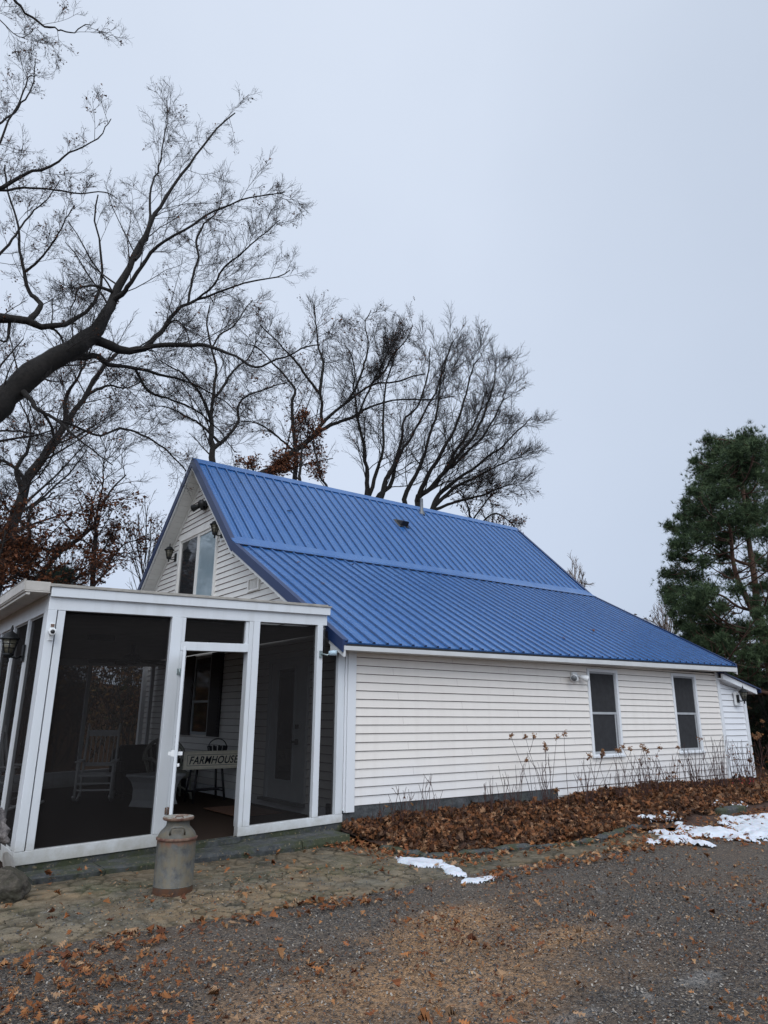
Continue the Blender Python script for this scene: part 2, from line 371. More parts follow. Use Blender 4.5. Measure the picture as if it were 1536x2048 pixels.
# corner boards
m = MB(); m.box(5.425, 5.56, WY-.035, WY+.02, .315, 2.36); m.box(5.40, 5.424, WY-.02, WY+.13, .315, 2.36); m.box(5.375, 5.399, WY-.045, WY+.05, .34, 2.36); m.build('corner_board', 'trim_white', house, .003)
m = MB(); m.box(XE-.06, XE+.03, WY-.03, WY+.05, -.05, 2.46); m.build('corner_board', 'trim_white', house, .003)
m = MB(); m.box(5.36, 5.45, 15.93, 16.05, .2, 4.2); m.build('corner_board', 'trim_white', house)

# windows on the long wall
for i, (x0, x1, z0, z1) in enumerate(win):
    f = MB(); y0, y1 = WY-.03, WY+.02
    f.box(x0-.06, x0, y0, y1, z0-.05, z1+.05); f.box(x1, x1+.06, y0, y1, z0-.05, z1+.05); f.box(x0, x1, y0, y1, z1, z1+.05); f.box(x0, x1, y0, y1, z0-.05, z0)
    f.box(x0-.075, x1+.075, y0-.025, y0-.001, z0-.055, z0-.02)
    fr = f.build('window', 'trim_white', house, .003)
    zm = z0+(z1-z0)*.49
    s = MB(); s.box(x0, x0+.03, WY+.004, WY+.05, z0, z1); s.box(x1-.03, x1, WY+.004, WY+.05, z0, z1); s.box(x0+.03, x1-.03, WY+.006, WY+.05, z1-.03, z1)
    s.box(x0+.03, x1-.03, WY-.002, WY+.045, zm-.02, zm+.02); s.box(x0+.03, x1-.03, WY+.004, WY+.05, z0, z0+.045); s.box(x1-.085, x1-.055, WY+.002, WY+.03, z0+.045, zm-.02)
    s.build('sash', 'sash_grey', fr)
    g = MB(); g.box(x0+.03, x1-.03, WY+.034, WY+.038, zm+.02, z1-.03); g.build('pane', 'curtained_glass', fr)
    for q in (1, 2): pass
    mu = MB(); w = x1-x0-.06
    for q in (1, 2): mu.box(x0+.03+w*q/3-.006, x0+.03+w*q/3+.006, WY+.027, WY+.033, zm+.02, z1-.03)
    mu.box(x0+.03, x1-.03, WY+.024, WY+.0265, (zm+z1)/2-.006, (zm+z1)/2+.006); mu.build('muntin', 'lead_grey', fr)
    g = MB(); g.box(x0+.03, x1-.03, WY+.034, WY+.038, z0+.045, zm-.02); g.build('insect_screen', 'lower_screen', fr)

# gable wall, outline follows the roof less the soffit
def roof_y(z, side, x=XL, drop=.19):
    pts = [rp(i, x) for i in range(4)]
    if side == 0:
        if z+drop*1.2 < pts[1][2]: t = (z+drop*.9-pts[0][2])/(pts[1][2]-pts[0][2]); return pts[0][1]+(pts[1][1]-pts[0][1])*t
        t = (z+drop*1.42-pts[1][2])/(pts[2][2]-pts[1][2]); return pts[1][1]+(pts[2][1]-pts[1][1])*t
    t = (z+drop*1.42-pts[3][2])/(pts[2][2]-pts[3][2]); return pts[3][1]+(pts[2][1]-pts[3][1])*t
glim = lambda z: (max(8.0, roof_y(z, 0)), min(15.93, roof_y(z, 1)))
SD = (12.66, 14.56, 3.15, 5.16)     # sliding door in the gable
DR = (8.96, 10.14, .33, 2.36)       # porch door
PW = (12.43, 13.22, 1.16, 2.60)     # porch window
VT = (10.69, 11.12, 3.58, 3.82)
hol = [(SD[0]-.07, SD[1]+.07, SD[2]-.07, SD[3]+.07), DR, PW, VT]
m = siding(MB(), 'x', XG, 8.0, 15.93, .34, 6.50, .1115, hol, glim); m.build('gable_wall', ['gable_vinyl', 'grime'], house)
m = MB()     # sheathing behind, following the outline
ys = np.linspace(8.05, 15.9, 80)
def topz(y):
    P = [rp(i, XL) for i in range(4)]
    for a, b in ((0, 1), (1, 2), (2, 3)):
        if P[a][1] <= y <= P[b][1]: return P[a][2]+(P[b][2]-P[a][2])*(y-P[a][1])/(P[b][1]-P[a][1])-.16
    return 4
for a, b in zip(ys[:-1], ys[1:]):
    m.hexa([(XG+.012, a, .3), (XG+.1, a, .3), (XG+.1, b, .3), (XG+.012, b, .3), (XG+.012, a, topz(a)), (XG+.1, a, topz(a)), (XG+.1, b, topz(b)), (XG+.012, b, topz(b))])
m.build('gable_sheathing', 'dark_gap', house)
m = MB(); m.box(XG-.03, XG+.01, 8.0, 15.3, .14, .33); m.build('base_board', 'trim_white', house)

# roof slabs
def roofing(i, j, name, t0=0.0, t1=1.0, ribs=True):
    m = MB(); nx = 12
    xs = np.linspace(XL, XR, nx)
    for a, b in zip(xs[:-1], xs[1:]):
        pa, pb, pc, pd = on_slope(i, j, a, t0), on_slope(i, j, b, t0), on_slope(i, j, b, t1), on_slope(i, j, a, t1)
        n = nrm(i, j, a)*.018
        m.quad(pa, pb, pc, pd); m.quad(pa-n, pd-n, pc-n, pb-n); m.quad(pa, pa-n, pb-n, pb); m.quad(pd, pc, pc-n, pd-n)
    k = 0; x = XL+.03
    while x < XR-.02 and ribs:
        n = nrm(i, j, x)
        a0, a1 = on_slope(i, j, x, t0), on_slope(i, j, x, t1)
        X1 = np.array([1, 0, 0]); nr = n*.027
        lo = [a0-X1*.03+n*.001, a0-X1*.013+nr, a0+X1*.013+nr, a0+X1*.03+n*.001]; hi = [a1-X1*.03+n*.001, a1-X1*.013+nr, a1+X1*.013+nr, a1+X1*.03+n*.001]
        m.add(lo+hi, [(1, 2, 6, 5)])
        m.cur = 2; m.add(lo+hi, [(0, 1, 5, 4), (2, 3, 7, 6)])  # both rib sides get the painted shade colour
        m.cur = 1; m.add(lo+hi, [(0, 3, 2, 1), (4, 5, 6, 7)]); m.cur = 0
        # low stiffening flutes in the pan and the screw rows
        for dx in (.076, .152):
            if x+dx < XR-.03:
                b0, b1 = on_slope(i, j, x+dx, t0)+n*.001, on_slope(i, j, x+dx, t1)+n*.001
                m.add([b0-X1*.011, b0+n*.004, b0+X1*.011, b1-X1*.011, b1+n*.004, b1+X1*.011], [(0, 1, 4, 3), (1, 2, 5, 4)])
        L = np.linalg.norm(a1-a0)
        for q in np.arange(.12, L-.05, .62):
            c = on_slope(i, j, x+.045, t0+(t1-t0)*q/L)+n*.004; d = (a1-a0)/L*.007
            m.add([c-X1*.007-d, c+X1*.007-d, c+X1*.007+d, c-X1*.007+d, c+n*.006], [(0, 1, 4), (1, 2, 4), (2, 3, 4), (3, 0, 4)])
        x += .2285
    return m.build(name, ['roof_metal', 'trim_navy', 'rib_shade'], house)
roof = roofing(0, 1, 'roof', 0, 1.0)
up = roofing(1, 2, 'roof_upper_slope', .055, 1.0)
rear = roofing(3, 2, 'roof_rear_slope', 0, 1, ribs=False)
# transition flashing at the break
m = MB(); xs = np.linspace(XL-.005, XR+.005, 16)
for a, b in zip(xs[:-1], xs[1:]):
    r = []
    for x in (a, b):
        n0, n1 = nrm(0, 1, x), nrm(1, 2, x); br = rp(1, x)
        dn = rp(0, x)-br; dn /= np.linalg.norm(dn); u = rp(2, x)-br; u /= np.linalg.norm(u)
        r.append([br+dn*.13+n0*.002, br+dn*.13+n0*.036, br+dn*.0+n0*.036, br+u*.20+n1*.026, br+u*.23+n1*.003])
    for q in range(4):
        m.cur = 1 if q == 0 else 0; m.quad(r[0][q], r[1][q], r[1][q+1], r[0][q+1])
m.build('flashing', ['roof_metal', 'dark_gap'], house)
m = MB(); x = XL+.1     # folded tabs along the flashing edge
while x < XR-.1:
    n0 = nrm(0, 1, x); br = rp(1, x); dn = rp(0, x)-br; dn /= np.linalg.norm(dn); X1 = np.array([1, 0, 0])
    p = br+dn*.135+n0*.02; m.hexa([p-X1*.09-n0*.014, p+X1*.07-n0*.014, p+X1*.07-n0*.014+dn*.006, p-X1*.09-n0*.014+dn*.006, p-X1*.09+n0*.014, p+X1*.07+n0*.014, p+X1*.07+n0*.014+dn*.006, p-X1*.09+n0*.014+dn*.006])
    x += .2285
m.build('closure_strip', 'trim_navy', house)
# ridge cap
m = MB()
for a, b in zip(xs[:-1], xs[1:]):
    r = []
    for x in (a, b):
        p = rp(2, x); u = rp(1, x)-p; u /= np.linalg.norm(u); v = rp(3, x)-p; v /= np.linalg.norm(v)
        r.append([p+u*.16+nrm(1, 2, x)*.003, p+u*.16+nrm(1, 2, x)*.026, p+np.array([0, 0, .045]), p+v*.16+nrm(3, 2, x)*.026])
    for q in range(3): m.quad(r[0][q], r[1][q], r[1][q+1], r[0][q+1])
p = [rp(2, XL-.005)]; m.build('ridge_cap', 'roof_metal', house)
# rake trim (near gable, far gable), navy metal, with a white sub-fascia and vinyl soffit
for x, sgn in ((XL, -1), (XR, 1)):
    m = MB(); w = MB()
    for i, j in ((0, 1), (1, 2), (2, 3)):
        n = nrm(i, j, x); a, b = rp(i, x), rp(j, x)
        up_ = np.array([0, 0, 1.])
        k = 1/n[2]
        o = .004
        A = [a+up_*.030*k, b+up_*.030*k]
        m.hexa([A[0]+(sgn*.022, 0, -.145*k), A[0]+(sgn*o, 0, -.145*k), A[1]+(sgn*o, 0, -.145*k), A[1]+(sgn*.022, 0, -.145*k), A[0]+(sgn*.022, 0, 0), A[0]+(-sgn*.07, 0, 0), A[1]+(-sgn*.07, 0, 0), A[1]+(sgn*.022, 0, 0)])
        w.hexa([a+(sgn*.004, 0, -.165*k), a+(-sgn*.03, 0, -.165*k), b+(-sgn*.03, 0, -.165*k), b+(sgn*.004, 0, -.165*k), a+(sgn*.0, 0, -.03*k), a+(-sgn*.03, 0, -.03*k), b+(-sgn*.03, 0, -.03*k), b+(sgn*.0, 0, -.03*k)])
    m.build('rake_trim', 'trim_navy', house); w.build('rake_board', 'fascia_white', house)
m = MB()      # soffit boards under the gable overhang, cut into panels
for i, j in ((0, 1), (1, 2), (3, 2)):
    a, b = rp(i, XL), rp(j, XL); a = a+(b-a)*(.09 if i == 0 else 0); k = 1/nrm(i, j, XL)[2]; L = np.linalg.norm(b-a); ns = int(L/.145)
    for q in range(ns):
        p, r = a+(b-a)*(q+.04)/ns, a+(b-a)*(q+.96)/ns
        m.hexa([p+(.032, 0, -.185*k), p+(XG-XL+.02, 0, -.185*k), r+(XG-XL+.02, 0, -.185*k), r+(.032, 0, -.185*k), p+(.032, 0, -.17*k), p+(XG-XL+.02, 0, -.17*k), r+(XG-XL+.02, 0, -.17*k), r+(.032, 0, -.17*k)])
    p, r = a, b; seam = globals().setdefault('seam_mb', MB())
    seam.hexa([p+(.034, 0, -.168*k), p+(XG-XL+.02, 0, -.168*k), r+(XG-XL+.02, 0, -.168*k), r+(.034, 0, -.168*k), p+(.034, 0, -.15*k), p+(XG-XL+.02, 0, -.15*k), r+(XG-XL+.02, 0, -.15*k), r+(.034, 0, -.15*k)])
m.build('gable_soffit', 'soffit_vinyl', house); seam_mb.build('soffit_backing', 'lead_grey', house)
m = MB()      # frieze strip where wall meets soffit
for i, j in ((0, 1), (1, 2), (3, 2)):
    a, b = rp(i, XL), rp(j, XL); k = 1/nrm(i, j, XL)[2]
    a = a+(XG-XL-.035, 0, 0); b = b+(XG-XL-.035, 0, 0)
    if i == 0: a = a+(b-a)*.14
    m.hexa([a+(0, 0, -.255*k), a+(.03, 0, -.255*k), b+(.03, 0, -.255*k), b+(0, 0, -.255*k), a+(0, 0, -.187*k), a+(.03, 0, -.187*k), b+(.03, 0, -.187*k), b+(0, 0, -.187*k)])
m.build('gable_frieze', 'soffit_vinyl', house)
# eave: dark closure, fascia, soffit, frieze
def eave(x, y, dz): p = rp(0, x); return (x, p[1]+y, p[2]+dz)
m = MB(); a, b = XL, XR
m.hexa([eave(a, .012, -.055), eave(b, .012, -.055), eave(b, .05, -.055), eave(a, .05, -.055), eave(a, .012, -.019), eave(b, .012, -.019), eave(b, .05, -.0), eave(a, .05, -.0)]); m.build('eave_closure', 'dark_gap', house)
m = MB(); m.hexa([eave(a, -.004, -.10), eave(b, -.004, -.135), eave(b, .03, -.135), eave(a, .03, -.10), eave(a, -.004, -.046), eave(b, -.004, -.046), eave(b, .03, -.046), eave(a, .03, -.046)])
m.add([eave(a, -.004, -.125), eave(a, .33, -.125), eave(a, .33, .03), eave(a, -.004, -.046), eave(a, .02, -.125)], [(0, 1, 2, 3)])
m.build('fascia', 'fascia_white', house)
a = 5.33; m = MB(); m.hexa([eave(a, .031, -.092), eave(b, .031, -.125), (b, WY+.02, 2.465), (a, WY+.02, 2.34), eave(a, .031, -.08), eave(b, .031, -.11), (b, WY+.02, 2.475), (a, WY+.02, 2.352)]); m.build('eave_soffit', 'soffit_vinyl', house); a = XL
# roof vents
def roofpos(x, t, i=1, j=2): return on_slope(i, j, x, t), nrm(i, j, x)
p, n = roofpos(10.21, .64)
m = MB(); u = rp(2, 10)-rp(1, 10); u /= np.linalg.norm(u); X1 = np.array([1, 0, 0.])
def obox(m, p, hx, u0, u1, h0, h1):
    m.hexa([p-X1*hx+u*u0+n*.0, p+X1*hx+u*u0, p+X1*hx+u*u1, p-X1*hx+u*u1, p-X1*hx*.8+u*u0+n*h0, p+X1*hx*.8+u*u0+n*h0, p+X1*hx*.8+u*u1+n*h1, p-X1*hx*.8+u*u1+n*h1])
obox(m, p, .12, -.12, .12, .16, .05); obox(m, p, .17, -.17, .17, .025, .025)
m.build('roof_vent', 'black_plastic', house, .008)
p, n = roofpos(11.4, .90); q = p
m = MB(); m.lathe(q, [(.085, -.06), (.085, .0), (.045, .09), (.04, .40), (.043, .41), (.035, .42)], 14); m.build('vent_pipe', 'lead_grey', house)
# a few leaves lying on the roof come with the leaf litter below

# sliding door of the upper floor
f = MB(); y0, y1, z0, z1 = SD; xo = XG-.045
for a in ((y0-.07, y0, z0-.07, z1+.07), (y1, y1+.07, z0-.07, z1+.07), (y0, y1, z1, z1+.07), (y0, y1, z0-.07, z0)): f.box(xo, XG+.05, *a)
sd = f.build('sliding_door', 'gable_vinyl', house)
ym = (y0+y1)/2
s = MB()
for a in ((ym-.05, ym+.05, z0, z1), (y0, y0+.055, z0, z1), (y1-.04, y1, z0, z1), (y0+.055, ym-.05, z1-.06, z1), (ym+.05, y1-.04, z1-.04, z1)): s.box(XG-.02, XG+.008, *a)
s.build('sash', 'gable_vinyl', sd)
s = MB(); s.box(XG+.001, XG+.007, y0+.055, ym-.05, z0, z1-.06); tag(s.build('pane', 'sky_tinted_glass', sd), 'glass pane with pale sky reflection and curtain painted in')
s = MB(); s.box(XG-.006, XG-.001, ym+.05, y1-.04, z0, z1-.04); tag(s.build('screen_pane', 'window_glass', sd), 'dark screened pane')
s = MB(); s.box(XG-.05, XG-.021, ym+.0, ym+.03, 3.55, 3.75); s.build('handle', 'black_plastic', sd)
# louvred vent
f = MB(); y0, y1, z0, z1 = VT
for a in ((y0, y0+.04, z0, z1), (y1-.04, y1, z0, z1), (y0+.04, y1-.04, z1-.03, z1), (y0+.04, y1-.04, z0, z0+.03)): f.box(XG-.05, XG, *a)
vt = f.build('wall_vent', 'gable_vinyl', house); f = MB()
for q in range(6): yy = y0+.07+q*.052; f.box(XG-.03, XG-.005, yy, yy+.028, z0+.03, z1-.03)
f.build('louver', 'gable_vinyl', vt); f = MB(); f.box(XG-.004, XG+.0, y0+.04, y1-.04, z0+.03, z1-.03); f.build('backing', 'dark_gap', vt)
# porch door into the house
y0, y1, z0, z1 = DR
f = MB()
for a in ((y0, y0+.07, z0, z1), (y1-.07, y1, z0, z1), (y0+.07, y1-.07, z1-.07, z1)): f.box(XG-.05, XG+.02, *a)
fr = f.build('door_frame', 'door_paint', house); f = MB(); f.box(XG-.14, XG+.01, y0-.02, y1+.02, z0-.04, z0); f.build('threshold', 'lead_grey', fr)
gl = (9.35, 9.85, .60, 2.19)
f = MB()
for a in ((y0+.07, gl[0], z0, z1-.07), (gl[1], y1-.07, z0, z1-.07), (gl[0], gl[1], gl[3], z1-.07), (gl[0], gl[1], z0, gl[2])): f.box(XG-.03, XG+.015, *a)
for a in ((gl[0]-.03, gl[0], gl[2]-.03, gl[3]+.03), (gl[1], gl[1]+.03, gl[2]-.03, gl[3]+.03), (gl[0], gl[1], gl[3], gl[3]+.03), (gl[0], gl[1], gl[2]-.03, gl[2])): f.box(XG-.042, XG-.031, *a)
dr = f.build('door', 'door_paint', house); f = MB(); f.box(XG-.02, XG-.014, *gl); f.build('pane', 'window_glass', dr)
f = MB(); f.tube([(XG-.03, 9.22, 1.14), (XG-.085, 9.22, 1.14), (XG-.09, 9.33, 1.14)], .014, 8); f.lathe((XG-.036, 9.22, 1.10), [(.03, 0), (.03, .08)], 10); f.build('handle', 'black_metal', dr)
f = MB(); f.box(XG-.06, XG-.031, 9.19, 9.25, 1.32, 1.38); f.build('deadbolt', 'black_metal', dr)
# porch window with its shutters and frilled curtain edge
y0, y1, z0, z1 = PW
f = MB()
for a in ((y0, y0+.05, z0, z1), (y1-.05, y1, z0, z1), (y0+.05, y1-.05, z1-.05, z1), (y0+.05, y1-.05, z0, z0+.05), (y0+.05, y1-.05, 1.73, 1.77)): f.box(XG-.03, XG+.0, *a)
fr = f.build('window', 'door_paint', house); f = MB(); f.box(XG-.012, XG-.008, y0+.05, y1-.05, z0+.05, z1-.05); f.build('pane', 'window_glass', fr)
for a, b in ((y0-.50, y0-.01), (y1+.01, y1+.44)):
    f = MB(); f.box(XG-.045, XG-.02, a, b, z0-.02, z1+.02)
    for q in range(22): zz = z0+.05+q*.063; f.box(XG-.055, XG-.046, a+.05, b-.05, zz, zz+.03)
    f.build('shutter', 'shutter_black', house)

# ------------------------------------------------ lean-to at the far end of the house
lean = house
m = siding(MB(), 'y', WY+.03, XE+.031, 16.22, -.08, 2.42, .123); 
V = m.v
# cut to the sloping roof line
def lz(x): return 2.42-(x-XE)*.20
m.v = [(v[0], v[1], min(v[2], lz(v[0])-.10)) for v in V]
m.build('lean_to_wall', ['siding_pale', 'grime'], house)
m = MB(); m.box(XE+.03, XE+.10, WY-.005, WY+.03, -.08, 2.28); m.box(16.17, 16.27, WY-.01, WY+.1, -.08, 2.12); m.build('lean_to_corner_board', 'trim_white', house, .003)
m = MB(); m.box(XE+.0, 16.19, WY+.045, 11, -.1, 2.0); m.build('lean_to_core', 'dark_gap', house)
m = MB(); x0, x1 = XE-.04, 16.52
m.hexa([(x0, WY-.16, lz(x0)-.115), (x1, WY-.16, lz(x1)-.115), (x1, WY-.12, lz(x1)-.115), (x0, WY-.12, lz(x0)-.115), (x0, WY-.16, lz(x0)), (x1, WY-.16, lz(x1)), (x1, WY-.12, lz(x1)), (x0, WY-.12, lz(x0))])
m.hexa([(x0, WY-.12, lz(x0)-.112), (x1, WY-.12, lz(x1)-.112), (x1, WY+.1, lz(x1)-.112), (x0, WY+.1, lz(x0)-.112), (x0, WY-.12, lz(x0)-.09), (x1, WY-.12, lz(x1)-.09), (x1, WY+.1, lz(x1)-.09), (x0, WY+.1, lz(x0)-.09)])
m.build('lean_to_fascia', 'trim_white', house)
m = MB(); x0, x1 = XE-.04, 16.62
m.hexa([(x0, WY-.20, lz(x0)+.004), (x1, WY-.20, lz(x1)+.004), (x1, 11.2, lz(x1)+.30), (x0, 11.2, lz(x0)+.30), (x0, WY-.20, lz(x0)+.03), (x1, WY-.20, lz(x1)+.03), (x1, 11.2, lz(x1)+.33), (x0, 11.2, lz(x0)+.33)])
m.hexa([(x1, WY-.20, lz(x1)-.06), (x1+.02, WY-.20, lz(x1)-.06), (x1+.02, 11.2, lz(x1)+.24), (x1, 11.2, lz(x1)+.24), (x1, WY-.20, lz(x1)+.034), (x1+.02, WY-.20, lz(x1)+.034), (x1+.02, 11.2, lz(x1)+.334), (x1, 11.2, lz(x1)+.334)])
m.build('lean_to_roof', 'trim_navy', house)

# ================================================================== SCREENED PORCH
sh = lambda x: .031*(x-3.4)
porch = empty('screened_porch', (1.6, WY, .1), 'white framed screened porch on the gable end of the farmhouse', 'porch')
def pb(name, boxes, mat='porch_paint', bev=.004, lab=None):
    m = MB()
    for b in boxes: m.boxs(*b, sh)
    o = m.build(name, mat, porch, bev)
    if lab: o['label'] = lab
    return o
F0, F1 = WY-.03, WY+.07
PB = 15.35                     # back of the porch
pb('sill_plate', [(1.60, 3.07, F0, F1, .165, .285)])
pb('sill_plate', [(3.93, 5.38, F0, F1, .148, .245)])
pb('corner_post', [(1.60, 1.688, F0-.002, F1, .286, 2.615), (1.70, 1.775, F0+.008, F1, .286, 2.615), (1.60, 1.64, F1+.001, F1+.1, .286, 2.6)])
pb('post', [(2.94, 3.065, F0-.002, F1, .286, 2.615)])
pb('post', [(3.93, 3.985, F0+.006, F1+.02, .246, 2.615), (3.987, 4.075, F0-.002, F1, .246, 2.615)])
pb('post', [(4.925, 5.01, F0-.002, F1, .246, 2.615)])
pb('post', [(5.265, 5.37, F0-.002, F1, .246, 2.30)])
pb('door_header', [(3.066, 3.929, F0, F1, 2.235, 2.335)])
pb('door_jamb', [(3.066, 3.10, F0+.004, F1, .15, 2.234), (3.066, 3.11, F0+.004, F1, 2.336, 2.615), (3.89, 3.929, F0+.02, F1, 2.336, 2.615)])
pb('beam', [(1.60, 5.07, F0+.004, F1+.02, 2.616, 2.765)])
pb('fascia', [(1.60, 5.095, F0-.035, F0+.003, 2.752, 2.855)], 'porch_paint')
pb('drip_edge', [(1.585, 5.11, F0-.05, F0+.03, 2.856, 2.872)], 'drip_edge', .001)
pb('porch_roof', [(1.45, 5.10, F0+.031, PB+.1, 2.857, 2.90)], 'drip_edge', .001)
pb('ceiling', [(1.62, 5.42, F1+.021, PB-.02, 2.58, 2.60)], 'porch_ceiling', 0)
pb('beam', [(1.60, 1.70, F1+.021, PB, 2.60, 2.80)], 'porch_paint')
# left side
sy = [8.86, 9.72, 10.6, 11.5, 12.4, 13.3, 14.3, PB-.06]
for y in sy: pb('side_post', [(1.60, 1.66, y, y+.07, .28, 2.60)], bev=.003)
pb('side_sill', [(1.60, 1.70, F1+.001, PB, .13, .28)])
pb('gutter', [(1.33, 1.345, F0-.03, PB+.1, 2.80, 2.905), (1.345, 1.59, F0-.03, PB+.1, 2.785, 2.80), (1.325, 1.35, F0-.031, PB+.1, 2.905, 2.915), (1.345, 1.585, F0-.03, F0-.018, 2.80, 2.90), (1.36, 1.40, F0-.02, PB, 2.755, 2.784)], 'gutter_paint', .006)
# back
pb('back_beam', [(1.70, 5.42, PB-.09, PB, 2.45, 2.579)]); pb('back_sill', [(1.70, 5.42, PB-.09, PB, .12, .42)])
for x in (2.6, 3.99, 5.30): pb('back_post', [(x, x+.07, PB-.08, PB-.001, .42, 2.45)], bev=.003)
# screens
def scr(x0, x1, z0, z1, y=WY+.03):
    m = MB(); a, b = sh(x0), sh(x1); m.quad((x0, y, z0+a), (x1, y, z0+b), (x1, y, z1+b), (x0, y, z1+a)); return m.build('insect_screen', 'insect_screen', porch)
scr(1.775, 2.94, .285, 2.615); scr(3.11, 3.89, 2.336, 2.615); scr(4.075, 4.925, .246, 2.615); scr(5.01, 5.265, .246, 2.55)
ys = [F1+.1]+[y for y in sy]
for a, b in zip(ys[:-1], ys[1:]):
    m = MB(); m.quad((1.63, a+(.07 if a != ys[0] else 0), .23), (1.63, b, .23), (1.63, b, 2.55), (1.63, a+(.07 if a != ys[0] else 0), 2.55)); m.build('insect_screen', 'insect_screen', porch)
for a, b in ((1.7, 2.6), (2.67, 3.99)):
    m = MB(); m.quad((a, PB-.045, .42), (b, PB-.045, .42), (b, PB-.045, 2.45), (a, PB-.045, 2.45)); m.build('insect_screen', 'insect_screen', porch)
pb('floor', [(1.62, 5.44, WY+.001, PB, .02, .135)], 'porch_carpet', 0)
# threshold rail under door
pb('threshold', [(3.05, 3.95, WY-.07, WY-.021, .09, .148)], 'ledge_stone', .003)
pb('base_course', [(1.62, 5.40, WY-.015, WY-.0, .05, .16)], 'ledge_stone', 0)
# wires
m = MB(); m.tube([(5.02, F0-.01, 2.66), (5.0, F0-.05, 2.58), (4.995, F0-.06, 2.50), (5.0, F0-.05, 2.42), (5.03, F0-.01, 2.36)], .005, 5); m.build('cable', 'black_plastic', porch)

# screen door, swung out toward the viewer
ang = math.radians(-112); hx, hy = 3.105, F0-.01
def door_frame(u0, u1, w0, w1, z0, z1, mb):
    c, s_ = math.cos(ang), math.sin(ang)
    def P(u, w, z): return (hx+u*c-w*s_, hy+u*s_+w*c, z)
    mb.hexa([P(u0, w0, z0), P(u1, w0, z0), P(u1, w1, z0), P(u0, w1, z0), P(u0, w0, z1), P(u1, w0, z1), P(u1, w1, z1), P(u0, w1, z1)])
m = MB()
for a in ((0, .075, .17, 2.20), (.725, .80, .17, 2.20), (.075, .725, 2.12, 2.20), (.075, .725, .17, .30), (.075, .725, 1.05, 1.11)): door_frame(a[0], a[1], 0, .03, a[2], a[3], m)
sdoor = m.build('screen_door', 'porch_paint', porch, .003); tag(sdoor, 'narrow white screen door standing open')
m = MB(); door_frame(.075, .725, .014, .016, .30, 2.12, m); m.build('insect_screen', 'insect_screen', sdoor)
m = MB(); door_frame(.66, .79, -.03, 0, 1.10, 1.16, m); door_frame(.72, .76, -.06, .08, 1.11, 1.145, m); m.build('latch', 'white_plastic', sdoor)
m = MB(); door_frame(.71, .77, .03, .06, 1.0, 1.03, m); m.build('knob', 'white_plastic', sdoor, .006)
for z, mt in ((1.98, 'steel_hinge'), (.50, 'rusty_steel')):
    m = MB(); m.box(3.045, 3.062, F0-.010, F0-.003, z-.035, z+.035); m.tube([(3.074, F0-.012, z-.04), (3.074, F0-.012, z+.04)], .007, 8); m.box(3.073, 3.10, F0-.016, F0-.011, z-.035, z+.035)
    tag(m.build('hinge', mt, sdoor), 'rusty hinge' if z < 1 else 'grey steel hinge')

# stone ledge in front of the porch
m = MB(); rr = random.Random(3)
xs = [1.70, 2.35, 3.15, 3.75, 4.55, 5.22]
for a, b in zip(xs[:-1], xs[1:]):
    n = 8; y0 = 7.52+rr.uniform(-.02, .02); zt = .092+rr.uniform(-.006, .006)
    top = []; V = []
    for i in range(n+1):
        x = a+.004+(b-a-.008)*i/n; yy = y0+rr.uniform(-.012, .012)+(.0 if 0 < i < n else .01)
        V += [(x, yy+.008, -.05), (x, yy-.004, zt-.03), (x, yy+.012, zt-.004+sh(x)*.8), (x, WY+.0, zt+sh(x)*.8)]
    Fs = [(i*4+k, (i+1)*4+k, (i+1)*4+k+1, i*4+k+1) for i in range(n) for k in range(3)]+[(0, 1, 2, 3), (n*4+3, n*4+2, n*4+1, n*4)]
    m.add(V, Fs)
tag(m.build('stone_ledge', 'ledge_stone'), 'long mossy grey stone ledge under the front of the screened porch', 'ledge')

# ================================================================== THINGS ON AND IN THE PORCH
def coach_lantern(mb_body, mb_glass, hang=.0):
    "local: wall at x=0 facing -x. carriage lantern: back plate, arm, cage, roof, finial"
    b, g = mb_body, mb_glass
    b.box(-.02, 0, -.055, .055, -.10, .10)
    b.tube([(-.02, 0, -.04), (-.08, 0, -.065), (-.15, 0, -.05), (-.17, 0, -.02)], .012, 6)
    c = (-.17, 0, 0)
    b.lathe(c, [(.012, -.13), (.02, -.10), (.014, -.075), (.05, -.05), (.062, -.03), (.062, -.012)], 8)
    b.lathe(c, [(.125, .155), (.12, .17), (.085, .19), (.07, .225), (.03, .245), (.012, .26), (.018, .285), (.006, .33)], 8)
    for k in range(6):
        a = 2*math.pi*k/6+.3; b.bar((c[0]+.055*math.cos(a), c[1]+.055*math.sin(a), -.012), (c[0]+.098*math.cos(a), c[1]+.098*math.sin(a), .158), .010)
    for z, r in ((.05, .072), (.105, .086)):
        b.tube([(c[0]+r*math.cos(t), c[1]+r*math.sin(t), z) for t in np.linspace(0, 2*math.pi, 13)], .004, 4, False)
    g.lathe(c, [(.050, -.01), (.092, .156)], 12)
def lantern(name, loc, rz, label, group=None, sc=1.0, base=False):
    t = empty(name, loc, label, 'wall lamp', group)
    body, gl = MB(), MB(); coach_lantern(body, gl); M = Matrix.Rotation(rz, 4, 'Z') @ Matrix.Scale(sc, 4)
    for mb, nm, mt in ((body, 'lamp_body', 'black_metal'), (gl, 'glass', 'lamp_glass')): mb.xf(Matrix.Translation(Vector(loc)) @ M); mb.build(nm, mt, t)
    if base: mb = MB(); mb.box(0.0, .03, -.10, .10, -.14, .14); mb.xf(Matrix.Translation(Vector(loc)) @ Matrix.Rotation(rz, 4, 'Z') @ Matrix.Translation((-.0, 0, 0))); mb.build('mounting_block', 'white_plastic', t)
    return t
G = 'black wall lanterns on the house'
lantern('wall_lantern', (XG-.05, 12.34, 4.90), 0, 'black lantern on the gable clapboards at the right top of the sliding door', G, .92, True)
